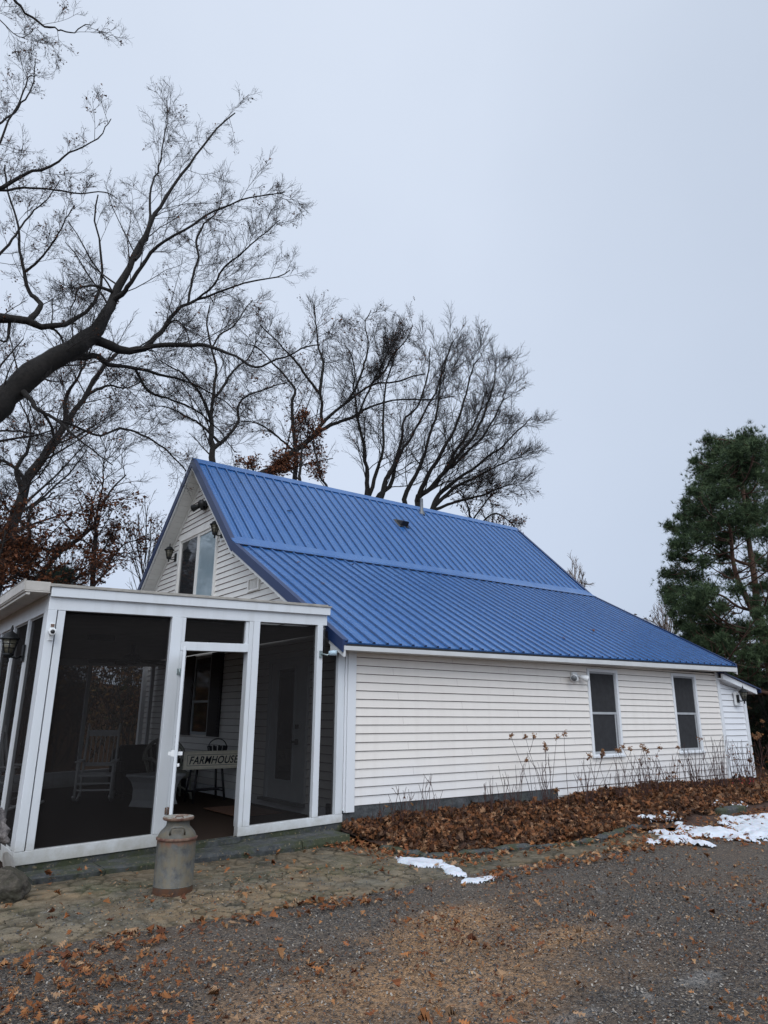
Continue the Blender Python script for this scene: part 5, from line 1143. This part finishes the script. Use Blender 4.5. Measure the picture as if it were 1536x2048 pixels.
# 4. upright tree behind the gable peak
t4 = [limb(25, [(438, 1180), (436, 1000), (434, 925), (433, 890), (431, 850), (427, 790), (432, 742), (424, 700), (414, 655), (420, 610)], (24, 3), .5),
 limb(25, [(437, 900), (452, 872), (474, 845), (474, 810), (500, 790), (535, 775), (580, 762)], (10, 2.5), 1.5), limb(25, [(428, 840), (410, 810), (395, 780), (365, 745), (345, 735), (320, 720)], (9, 2.5), -1.5), limb(25, [(430, 795), (450, 770), (470, 740), (500, 715), (515, 680)], (9, 2.5), 1), limb(25, [(426, 700), (440, 670), (470, 650), (490, 620), (505, 600)], (6, 2), 1), limb(25, [(434, 880), (400, 850), (370, 830), (335, 815), (300, 810)], (7, 2), -1)]
make_tree('deciduous_tree', 'upright bare tree rising just behind the gable peak', tuple(at(438, 1180, 25)*[1, 1, 0]), t4, lv_mid, (500, .09), 14, group='trees around the house')
# 5. leaning tree behind the ridge
t5 = [limb(26, [(470, 1100), (500, 985), (532, 952), (569, 931), (593, 903), (629, 871), (655, 835), (690, 808), (738, 778), (790, 765), (850, 748)], (34, 3), 2),
 limb(27, [(625, 875), (655, 855), (682, 845), (720, 830), (742, 822), (799, 806), (863, 802), (910, 792)], (12, 2.5), 2), limb(27, [(640, 850), (643, 815), (641, 786), (642, 750), (645, 730), (637, 690), (632, 650), (629, 610)], (13, 2.5), 0),
 limb(27, [(642, 790), (617, 758), (600, 735), (585, 715), (568, 695), (552, 677), (520, 650)], (9, 2.5), -1), limb(26.5, [(583, 1040), (588, 960), (589, 903), (585, 860), (585, 818), (590, 786), (570, 760), (552, 733), (520, 700), (500, 690)], (13, 3), -1), limb(27, [(690, 808), (715, 770), (728, 730), (735, 690), (730, 650), (742, 620)], (9, 2), 1), limb(27, [(738, 778), (770, 740), (790, 705), (812, 680), (825, 650)], (8, 2), 1), limb(26.5, [(588, 905), (560, 880), (520, 850), (490, 842), (460, 850)], (6, 2), -1)]
make_tree('oak_tree', 'tree leaning to the right behind the roof ridge, spreading crown', tuple(at(470, 1100, 26)*[1, 1, 0]), t5, lv_mid, (1500, .09), 15, group='trees around the house')
# 6/7. fan shaped clumps of stems
lv_fan = [dict(per=19, ratio=.46, ang=.66, npts=8, up=.10, wig=.13, t0=.18, rr=.26, rmin=.010, lmin=.9, lmax=2.7, sides=4), dict(per=14, ratio=.42, ang=.55, npts=5, up=.10, wig=.16, rr=.6, rmin=.0068, lmin=.5, lmax=1.9), dict(per=8, ratio=.55, ang=.55, npts=4, up=.12, wig=.12, rr=.7, rmin=.0046, lmin=.25, lmax=.9)]
t6 = [limb(28, shr([(736, 1120), (732, 1000), (738, 939), (728, 883), (712, 822), (704, 770), (700, 720), (690, 672)], 1020, .92, 780), (15, 2.5), -1), limb(28, shr([(745, 1120), (758, 1000), (775, 950), (791, 923), (812, 870), (820, 820), (851, 780), (870, 720), (868, 668)], 1020, .92, 780), (17, 2.5), 1),
 limb(28, shr([(740, 1100), (748, 1000), (780, 960), (800, 900), (830, 850), (851, 815), (888, 742), (904, 690), (915, 655)], 1020, .92, 780), (15, 2.5), 2), limb(28, shr([(738, 1000), (748, 940), (760, 890), (762, 830), (770, 770), (782, 720), (790, 680)], 1020, .92, 780), (10, 2.5), -1), limb(28, shr([(712, 822), (730, 770), (752, 725), (775, 680), (790, 650)], 1020, .92, 780), (8, 2), .5)]
make_tree('deciduous_tree', 'bare tree of several upright stems behind the middle of the ridge', tuple(at(740, 1110, 28)*[1, 1, 0]), t6, lv_fan, (500, .08), 16, group='trees around the house')
t7 = [limb(29, shr([(845, 1130), (835, 1012), (858, 985), (888, 947), (936, 903), (984, 850), (1010, 800), (1025, 762)], 1020, .92, 850), (20, 2.5), 1), limb(29, shr([(858, 1130), (867, 1020), (890, 980), (944, 940), (1005, 892), (1050, 850), (1082, 818)], 1020, .92, 850), (18, 2.5), 2), limb(29, shr([(838, 1100), (807, 1008), (835, 940), (850, 900), (866, 843), (880, 785), (890, 720), (905, 665)], 1020, .92, 850), (15, 2.5), -1),
 limb(29, shr([(836, 1000), (850, 950), (880, 890), (915, 830), (935, 770), (950, 720), (968, 690)], 1020, .92, 850), (14, 2.5), -2), limb(29, shr([(870, 1015), (920, 975), (975, 945), (1020, 920), (1062, 905)], 1020, .92, 850), (10, 2.5), 1), limb(29, shr([(868, 1020), (920, 1000), (970, 990), (1010, 975), (1050, 962)], 1020, .92, 850), (8, 2.5), -1), limb(29, shr([(860, 985), (900, 925), (950, 860), (980, 800), (1000, 742), (1005, 710)], 1020, .92, 850), (12, 2.5), 0), limb(29, shr([(888, 947), (925, 880), (962, 820), (985, 760)], 1020, .92, 850), (9, 2.5), .5)]
make_tree('deciduous_tree', 'broad fan shaped bare tree, rightmost behind the ridge', tuple(at(850, 1130, 29)*[1, 1, 0]), t7, lv_fan, (700, .08), 17, group='trees around the house')
# 8. saplings still holding brown leaves
brown = [(.13, .045, .022), (.18, .065, .030), (.09, .032, .018), (.24, .10, .05), (.06, .024, .015)]
lv_sap = [dict(per=12, ratio=.42, ang=.8, npts=6, up=.06, wig=.14, t0=.15, rr=.45, rmin=.012, lmin=.8, lmax=2.4, sides=4), dict(per=6, ratio=.5, ang=.7, npts=5, up=.08, wig=.16, rr=.55, rmin=.008, lmin=.3, lmax=1.1), dict(per=4, ratio=.5, ang=.6, npts=4, up=.08, wig=.14, rr=.7, rmin=.005, lmin=.18, lmax=.55)]
s1 = [limb(19, [(180, 1330), (183, 1175), (187, 1110), (190, 1060), (194, 1022), (215, 985), (252, 950)], (13, 3), .5), limb(19, [(40, 1330), (55, 1210), (100, 1130), (150, 1085), (188, 1058), (200, 1030)], (15, 5), .5), limb(19.2, [(183, 1172), (205, 1150), (225, 1118), (250, 1088), (300, 1075)], (6, 2), 1), limb(19, [(194, 1022), (205, 975), (208, 930), (215, 880)], (5, 1.5), 0), limb(19, [(120, 1110), (70, 1095), (20, 1085)], (5, 2), 1)]
make_tree('oak_sapling', 'young oak with clinging brown leaves just left of the gable', tuple(at(180, 1330, 19)*[1, 1, 0]), s1, lv_sap, (4200, .085, lambda T: T[:, 2] < 7.2), 18, group='brown leaved young oaks', leaf_pal=brown)
s2 = [limb(18, [(70, 1330), (55, 1175), (48, 1130), (58, 1070), (58, 1030), (88, 1000), (110, 985)], (12, 3), .5), limb(18, [(50, 1130), (25, 1100), (-10, 1080), (-50, 1075)], (7, 3), .5), limb(18, [(56, 1060), (30, 1035), (0, 1000), (-30, 960)], (6, 2), .5), limb(18, [(62, 1200), (95, 1180), (130, 1170), (160, 1150)], (7, 2), -.5)]
make_tree('oak_sapling', 'young oak thick with rusty leaves behind the porch lantern', tuple(at(70, 1330, 18)*[1, 1, 0]), s2, lv_sap, (3000, .085, lambda T: T[:, 2] < 6.4), 19, group='brown leaved young oaks', leaf_pal=brown)
s3 = [limb(17, [(-60, 1330), (-30, 1220), (-10, 1150), (0, 1110), (10, 1060)], (12, 3), .5), limb(17, [(-20, 1180), (20, 1160), (50, 1140), (80, 1130)], (7, 2), .5), limb(17, [(-20, 1230), (20, 1210), (70, 1195), (100, 1190)], (7, 2), .5)]
make_tree('oak_sapling', 'low rusty leaved oak at the left edge above the gutter', tuple(at(-60, 1330, 17)*[1, 1, 0]), s3, lv_sap, (3000, .085, lambda T: T[:, 2] < 5.6), 20, group='brown leaved young oaks', leaf_pal=brown)
s4 = [limb(24, [(606, 1120), (603, 985), (600, 940), (604, 900), (614, 870), (618, 840)], (9, 3), .5), limb(24, [(645, 1120), (652, 1000), (640, 950), (632, 900), (625, 860)], (7, 3), .5), limb(24, [(603, 960), (580, 940), (560, 930)], (4, 2), .2)]
make_tree('oak_sapling', 'narrow dark leafy tree standing behind the ridge below the leaning tree', tuple(at(606, 1120, 24)*[1, 1, 0]), s4, [dict(per=14, ratio=.22, ang=.7, npts=5, up=.1, wig=.14, t0=.3, rr=.45, rmin=.012, lmin=.4, lmax=1.1, sides=4), lv_sap[1], lv_sap[2]], (2600, .10), 21, group='brown leaved young oaks', leaf_pal=brown)
s5 = [limb(22, [(520, 1120), (512, 980), (508, 945), (500, 925)], (7, 2), .3), limb(22, [(512, 980), (535, 950), (560, 940)], (4, 2), .3)]
make_tree('oak_sapling', 'rusty leaf clump peeping over the ridge beside the leaning trunk', tuple(at(520, 1120, 22)*[1, 1, 0]), s5, [dict(per=12, ratio=.25, ang=.8, npts=5, up=.0, wig=.14, t0=.4, rr=.45, rmin=.012, lmin=.3, lmax=.9, sides=4), lv_sap[2]], (900, .09), 22, group='brown leaved young oaks', leaf_pal=brown)
s6 = [limb(31, [(950, 1180), (948, 1060), (940, 1020), (925, 985)], (9, 3), .3), limb(31, [(948, 1060), (985, 1030), (1015, 1040), (1030, 1055)], (5, 2), .3), limb(31, [(948, 1040), (975, 1000), (990, 985)], (4, 2), .3)]
make_tree('oak_sapling', 'low tree with brown leaves at the right foot of the fan shaped tree', tuple(at(950, 1180, 31)*[1, 1, 0]), s6, [dict(per=12, ratio=.35, ang=.8, npts=5, up=.1, wig=.14, t0=.3, rr=.45, rmin=.014, lmin=.5, lmax=1.3, sides=4), lv_sap[1], lv_sap[2]], (900, .10), 23, group='brown leaved young oaks', leaf_pal=brown)
# 9. far bare trees
def far_tree(x, ytop, ybot, d, seed, label, width=40, tan=True, gnum=7):
    r2 = random.Random(seed); L = [limb(d, [(x, ybot), (x+r2.uniform(-3, 3), (ybot*2+ytop)/3), (x, (ytop+ybot)/2), (x+r2.uniform(-6, 6), ytop)], (7, 1.2), 0)]
    for i in range(gnum): q = (i-(gnum-1)/2)/(gnum/2); y0 = (ytop*.45+ybot*.55)+r2.uniform(-12, 12); L.append(limb(d, [(x, y0), (x+q*width*.5, y0-(y0-ytop)*.45), (x+q*width, ytop+abs(q)*(y0-ytop)*.45)], (4, 1), r2.uniform(-2, 2)))
    k_ = d/28; make_tree('bare_tree', label, tuple(at(x, ybot, d)*[1, 1, 0]), L, [dict(per=9, ratio=.35, ang=.4, npts=5, up=.1, wig=.1, t0=.2, rr=.5, rmin=.012*k_, lmin=.5, lmax=3, sides=3), dict(per=6, ratio=.5, ang=.4, npts=4, up=.1, wig=.1, rr=.6, rmin=.008*k_, lmin=.4, lmax=1.6)], None, seed, twig='twig_tan' if tan else 'twig_dark', bark='twig_tan' if tan else 'bark_dark', group='distant bare trees')
far_tree(1335, 1200, 1400, 48, 31, 'small pale bare tree between the roof slope and the pine', 38)
far_tree(1152, 1128, 1300, 55, 32, 'faint tree tip showing above the roof break line', 26)
far_tree(985, 1020, 1200, 40, 33, 'thin tree tips rising over the right end of the ridge', 40, False)
far_tree(1432, 1235, 1480, 50, 34, 'pale bare tree seen through the lower gap of the pine', 50)
far_tree(1500, 1250, 1500, 46, 35, 'pinkish grey bare tree behind the low pine boughs', 50)
far_tree(290, 1010, 1330, 42, 36, 'thin distant tree between sapling and gable', 60, False, 9)
far_tree(120, 1080, 1330, 45, 37, 'distant twiggy tree behind the rusty saplings', 70, False, 9)
# 10. pines: tufts of needles carried on limbs
def pine(name, label, trunk, clumps, d, seed, tuft=.30, per=1.0, pal=None, ddep=1.6, group='pines at the right', sat=1):
    rs = np.random.default_rng(seed); b = trunk[0][0][0]
    t = empty(name, (b[0], b[1], 0), label, 'pine tree', group)
    Pn = [resample(P, R, 26) for P, R in trunk]; P0 = np.array([p for p, r in Pn]); R0 = np.array([r for p, r in Pn]); V, Fc = tubes(P0, R0, 9); np_mesh('trunk', V, Fc, 'bark_pine', t, smooth=True)
    allp = P0.reshape(-1, 3); allr = R0.reshape(-1)
    br, brr, C_, RR = [], [], [], []
    r9 = random.Random(seed); extra = [(x+r9.gauss(0, r*1.0), y+r9.gauss(0, r*.8), r*r9.uniform(.35, .6)) for (x, y, r) in clumps if y < 1090 or y > 1180 for _ in range(sat)]
    for (x, y, r) in list(clumps)+extra:
        x += 3
        D = d+rs.normal(0, ddep); c = at(x, y, D); R_ = r*D/F_PX
        # limb from the nearest lower stretch of trunk
        dist = np.linalg.norm(allp-c, axis=1)+np.where(allp[:, 2] > c[2]+.3, 4, 0)+np.abs(allp[:, 2]-(c[2]-.25*dist_h(allp, c)))*.8; k = np.argmin(dist); p = allp[k]
        mid = (p+c)/2+np.array([rs.normal(0, .2), rs.normal(0, .2), -.08*np.linalg.norm(c-p)+rs.normal(0, .12)]); q, w_ = resample([p, mid, c], [max(.018, min(allr[k]*.35, .035)), .022, .010], 9); br.append(q); brr.append(w_); C_.append(c); RR.append(R_)
    P1, R1 = np.array(br), np.array(brr); v1, f1 = tubes(P1, R1, 5)
    P2_, R2 = spawn(P1, R1, per=8, ratio=.42, ang=.8, rs=rs, npts=4, up=.15, t0=.35, rr=.5, rmin=.012, wig=.12, lmin=.4, lmax=1.1); v2, f2 = tubes(P2_, R2, 3)
    np_mesh('branches', np.vstack([v1, v2]), np.vstack([f1, f2+len(v1)]), 'bark_pine', t)
    # tufts spread over each flattened clump, a few along the branchlets
    cs = []
    for c, R_ in zip(C_, RR):
        n = int(430*per*(R_/.6)**2.0)+40; q = rs.normal(size=(n, 3)); q *= .52; q *= np.array([1.08, 1.08, .78])*R_*(1+.35*(fbm(q[:, 0]*2+c[0], q[:, 1]*2+q[:, 2]*2, 1.4, seed)[:, None]-.5)*2); cs.append(c+q)
    e = P2_[:, 2:].reshape(-1, 3); cs.append(e[rs.uniform(0, 1, len(e)) < .55]); cs = np.concatenate(cs); n = len(cs); nb = 15
    dr = rs.normal(0, 1, (n, nb, 3)); ax = rs.normal(0, .5, (n, 1, 3)); ax[..., 2] += .55; dr = dr*.62+ax; dr /= np.linalg.norm(dr, axis=2, keepdims=True); L = tuft*rs.uniform(.55, 1.1, (n, nb, 1)); wd = rs.normal(0, 1, (n, nb, 3)); wd -= (wd*dr).sum(2, keepdims=True)*dr; wd /= np.linalg.norm(wd, axis=2, keepdims=True); wd *= tuft*.075
    b_ = cs[:, None]; V = np.stack([b_-wd*.5+0*dr, b_+wd*.5+0*dr, b_+dr*L+wd*.15], 2).reshape(-1, 3); Fc = np.arange(n*nb*3).reshape(-1, 3)
    pal = np.array(pal if pal else [(.060, .092, .044), (.078, .116, .056), (.102, .142, .068), (.045, .070, .038)]); cc = 1.0*pal[rs.integers(0, len(pal), n)]*rs.uniform(.75, 1.25, (n, 1)); np_mesh('needles', V, Fc, 'needle', t, tint=np.repeat(cc, nb*3, 0)); return t
def dist_h(P, c): return np.hypot(P[:, 0]-c[0], P[:, 1]-c[1])
D = 23
cl = [(1490, 878, 22), (1478, 905, 26), (1505, 905, 20), (1445, 893, 20), (1420, 912, 22), (1450, 925, 28), (1402, 940, 20), (1425, 955, 26), (1480, 945, 28), (1510, 950, 18), (1400, 975, 20), (1445, 985, 26), (1490, 990, 26), (1415, 1005, 22), (1385, 985, 12), (1375, 1015, 14), (1362, 1035, 13), (1390, 1035, 18), (1372, 1060, 18), (1425, 1045, 26), (1460, 1030, 28), (1500, 1030, 24), (1350, 1062, 9), (1347, 1090, 12), (1362, 1090, 18), (1400, 1075, 20), (1440, 1080, 24), (1485, 1065, 20), (1345, 1112, 12), (1370, 1118, 14), (1405, 1125, 15), (1442, 1112, 16), (1330, 1150, 11), (1352, 1150, 18), (1385, 1158, 18), (1330, 1178, 12), (1355, 1185, 22), (1392, 1190, 22), (1420, 1180, 16), (1345, 1205, 14), (1372, 1222, 24), (1408, 1228, 24), (1440, 1215, 16), (1470, 1180, 14), (1362, 1250, 14), (1392, 1262, 24), (1432, 1262, 26), (1370, 1285, 18), (1350, 1300, 12), (1405, 1300, 24), (1450, 1300, 24), (1480, 1260, 18), (1520, 1260, 22), (1520, 1175, 16), (1505, 1120, 14), (1530, 1070, 18), (1540, 1130, 22), (1500, 1310, 22), (1545, 1300, 24), (1535, 1220, 18), (1575, 1180, 30), (1590, 1060, 35), (1590, 1270, 35), (1400, 1340, 22), (1435, 1345, 20), (1495, 1352, 20), (1460, 1150, 14), (1380, 1318, 14)]
tk = [limb(D, [(1575, 1560), (1562, 1450), (1545, 1350), (1528, 1280), (1515, 1215), (1508, 1150), (1498, 1085), (1490, 1020), (1484, 950), (1488, 885)], (30, 5), 0), limb(D-.2, [(1524, 1262), (1498, 1205), (1478, 1165), (1466, 1120), (1462, 1070), (1452, 1010), (1440, 940)], (15, 4), -.8), limb(D, [(1500, 1130), (1470, 1120), (1440, 1100), (1420, 1085)], (7, 3), .5), limb(D, [(1530, 1225), (1480, 1215), (1440, 1190), (1400, 1192)], (6, 3), -.5), limb(D, [(1555, 1390), (1510, 1380), (1470, 1365), (1440, 1362)], (8, 3), -1)]
pine('pine_tree', 'tall pine with dense green crown and reddish trunk at the right', tk, cl, D, 41, .165, 1.5)
tk = [limb(28, [(1640, 1600), (1620, 1300), (1590, 1050), (1560, 900)], (26, 5), 0)]
pine('pine_tree', 'second pine top cut by the right edge of the picture', tk, [(1545, 885, 14), (1540, 910, 18), (1555, 930, 25), (1545, 965, 22), (1590, 960, 40), (1580, 1020, 40), (1560, 1010, 25)], 28, 42, .19, 1.4)
# low dark evergreens behind the lean-to
for i, (x, yb_, yt, d, w_, sd, lab) in enumerate([(1590, 1600, 1290, 27, 85, 51, 'dark evergreen behind the lean-to lantern, nearest the right edge'), (1500, 1590, 1340, 34, 60, 52, 'dark evergreen directly behind the lean-to roof'), (1400, 1560, 1330, 40, 60, 53, 'dark evergreen low behind the roof slope'), (1700, 1620, 1180, 30, 90, 54, 'tall dark evergreen standing outside the right edge')]):
    r2 = random.Random(sd); c_ = []
    for k in range(34): q = r2.random(); y = yt+(yb_-yt)*q; h_ = w_*(.25+.75*q); c_.append((x+r2.uniform(-h_, h_), y, r2.uniform(14, 26)))
    pine('evergreen', lab, [limb(d, [(x, yb_+30), (x, (yb_+yt)/2), (x, yt)], (20, 4), 0)], c_, d, sd, .33, .8, [(.014, .026, .016), (.020, .034, .020), (.028, .030, .018)], 1.6, 'dark evergreens beyond the house')
r2 = random.Random(77)
pine('evergreen', 'distant dark evergreen low behind the porch roof corner', [limb(36, [(110, 1400), (112, 1250), (115, 1150)], (16, 3), 0)], [(115+r2.uniform(-60, 60)*(.3+q), 1150+110*q, 16) for q in [r2.random() for _ in range(22)]], 36, 55, .4, .7, [(.016, .03, .022), (.022, .04, .028)], 1.6, 'dark evergreens beyond the house')

# thicket: brush of fine stems and leaf clumps closing the view under the trees, uncountable
def thicket(name, label, n, gen, h, seed, leafn, twig='twig_dark', pal=None, ls=.13):
    rs = np.random.default_rng(seed); b = gen(rs, n); d = rs.normal(0, .22, (n, 3)); d[:, 2] = 1; hh = h*rs.uniform(.4, 1.1, n)
    P = np.zeros((n, 6, 3)); P[:, 0] = b; cur = b.copy()
    for k in range(1, 6): d = d+rs.normal(0, .10, (n, 3)); d[:, 2] = np.abs(d[:, 2]); cur = cur+d/np.linalg.norm(d, axis=1, keepdims=True)*(hh/5)[:, None]; P[:, k] = cur
    R = (.022*np.ones(n))[:, None]*np.linspace(1, .3, 6)[None]; v0, f0 = tubes(P, R, 3); P1, R1 = spawn(P, R, per=7, ratio=.3, ang=.6, rs=rs, npts=4, up=.15, t0=.2, rr=.5, rmin=.008, wig=.14, lmin=.3, lmax=1.6); v1, f1 = tubes(P1, R1, 3)
    o = np_mesh(name, np.vstack([v0, v1]), np.vstack([f0, f1+len(v0)]), twig); tag(o, label, 'thicket', kind='stuff')
    if leafn:
        T = P1[:, 1:].reshape(-1, 3); pp = T[rs.integers(0, len(T), leafn)]+rs.normal(0, .2, (leafn, 3)); leaves('leaves', pp, ls, .9, 'tree_leaf', o, pal, seed, 1.5, None)
def g1(rs, n): x = rs.uniform(-14, 14, n); y = rs.uniform(21, 38, n); return np.stack([x, y, hill(x, y)], 1)
thicket('thicket', 'brown underbrush on the slope behind the porch and house', 1500, g1, 3.2, 61, 26000, pal=[(.12, .055, .025), (.17, .08, .035), (.07, .035, .02), (.22, .13, .05), (.05, .05, .02)], ls=.17)
def g2(rs, n): x = rs.uniform(22, 60, n); y = rs.uniform(6, 34, n); return np.stack([x, y, hill(x, y)], 1)
thicket('thicket', 'dark brown woodland brush beyond the lean-to at the right', 1500, g2, 5.0, 62, 16000, pal=[(.08, .035, .02), (.05, .03, .018), (.10, .06, .03)], ls=.2)
# ================================================================== SKY AND LIGHT
SUN_EL, SUN_AZ = math.radians(48), math.radians(-150)     # soft glow high behind the viewer, to the left
w = bpy.data.worlds.new('World'); S.world = w; w.use_nodes = True; nt = w.node_tree; bg = nt.nodes['Background']; bg.inputs['Strength'].default_value = .1
sky = nt.nodes.new('ShaderNodeTexSky'); sky.sky_type = 'NISHITA'; sky.sun_disc = False; sky.sun_elevation = SUN_EL
sd_ = Vector((-.45, -.75, .85)).normalized(); sky.sun_elevation = math.asin(sd_.z); sky.sun_rotation = math.atan2(sd_.x, sd_.y); sky.air_density = 1.5; sky.dust_density = 4
tc = nt.nodes.new('ShaderNodeTexCoord'); sp = nt.nodes.new('ShaderNodeSeparateXYZ'); nt.links.new(tc.outputs['Generated'], sp.inputs[0])
rp_ = nt.nodes.new('ShaderNodeValToRGB'); nt.links.new(sp.outputs[2], rp_.inputs[0]); el = rp_.color_ramp.elements
# overcast deck: blue-grey toward the horizon, paler above
st_ = [(0.0, (5.0, 5.8, 7.0)), (.12, (5.6, 6.4, 7.9)), (.35, (6.2, 6.95, 8.3)), (.75, (6.3, 7.0, 8.2)), (1.0, (7.0, 7.6, 8.7))]
while len(el) < len(st_): el.new(.5)
for e_, (p_, c_) in zip(el, st_): e_.position = p_; e_.color = tuple(v/10 for v in c_)+(1,)
# brighter toward the hidden sun, a little darker on the far right
dt = nt.nodes.new('ShaderNodeVectorMath'); dt.operation = 'DOT_PRODUCT'; nt.links.new(tc.outputs['Generated'], dt.inputs[0]); dt.inputs[1].default_value = tuple(sd_)
r2_ = nt.nodes.new('ShaderNodeValToRGB'); nt.links.new(dt.outputs['Value'], r2_.inputs[0]); e2 = r2_.color_ramp.elements
e2[0].position = .42; e2[0].color = (.10, .10, .10, 1); e2[1].position = 1; e2[1].color = (.26, .258, .25, 1)
cx_ = nt.nodes.new('ShaderNodeVectorMath'); cx_.operation = 'DOT_PRODUCT'; nt.links.new(tc.outputs['Generated'], cx_.inputs[0]); cx_.inputs[1].default_value = (.8, -.6, 0)
r3_ = nt.nodes.new('ShaderNodeValToRGB'); nt.links.new(cx_.outputs['Value'], r3_.inputs[0]); e3 = r3_.color_ramp.elements; e3[0].position = .12; e3[0].color = (1, 1, 1, 1); e3[1].position = .62; e3[1].color = (.78, .80, .82, 1)
cl_ = nt.nodes.new('ShaderNodeTexNoise'); cl_.inputs['Scale'].default_value = 2.2; cl_.inputs['Detail'].default_value = 5; nt.links.new(tc.outputs['Generated'], cl_.inputs['Vector'])
r4_ = nt.nodes.new('ShaderNodeValToRGB'); nt.links.new(cl_.outputs['Fac'], r4_.inputs[0]); e4 = r4_.color_ramp.elements; e4[0].position = .3; e4[0].color = (.935, .942, .952, 1); e4[1].position = .7; e4[1].color = (1, 1, 1, 1)
def mul(a, b, m='MULTIPLY', f=1.0):
    n_ = nt.nodes.new('ShaderNodeMix'); n_.data_type = 'RGBA'; n_.blend_type = m; n_.inputs[0].default_value = f; nt.links.new(a, n_.inputs[6]); nt.links.new(b, n_.inputs[7]); return n_.outputs[2]
c_ = mul(rp_.outputs[0], r2_.outputs[0]); c_ = mul(c_, r3_.outputs[0]); c_ = mul(c_, r4_.outputs[0])
sc_ = nt.nodes.new('ShaderNodeVectorMath'); sc_.operation = 'SCALE'; sc_.inputs['Scale'].default_value = 111.0; nt.links.new(c_, sc_.inputs[0])
n_ = nt.nodes.new('ShaderNodeMix'); n_.data_type = 'RGBA'; n_.inputs[0].default_value = .93; nt.links.new(sky.outputs[0], n_.inputs[6]); nt.links.new(sc_.outputs[0], n_.inputs[7]); nt.links.new(n_.outputs[2], bg.inputs['Color'])
sun = bpy.data.lights.new('sun', 'SUN'); sun.energy = .8; sun.angle = math.radians(35); sun.color = (1, .97, .93)
so = bpy.data.objects.new('sun', sun); COL.objects.link(so); so.rotation_euler = sd_.to_track_quat('Z', 'Y').to_euler()
vs = S.view_settings; vs.view_transform = 'Standard'; vs.look = 'None'; vs.exposure = .06; vs.gamma = 1; vs.use_curve_mapping = False
S.cycles.max_bounces = 8; S.cycles.transparent_max_bounces = 12; S.cycles.use_denoising = True
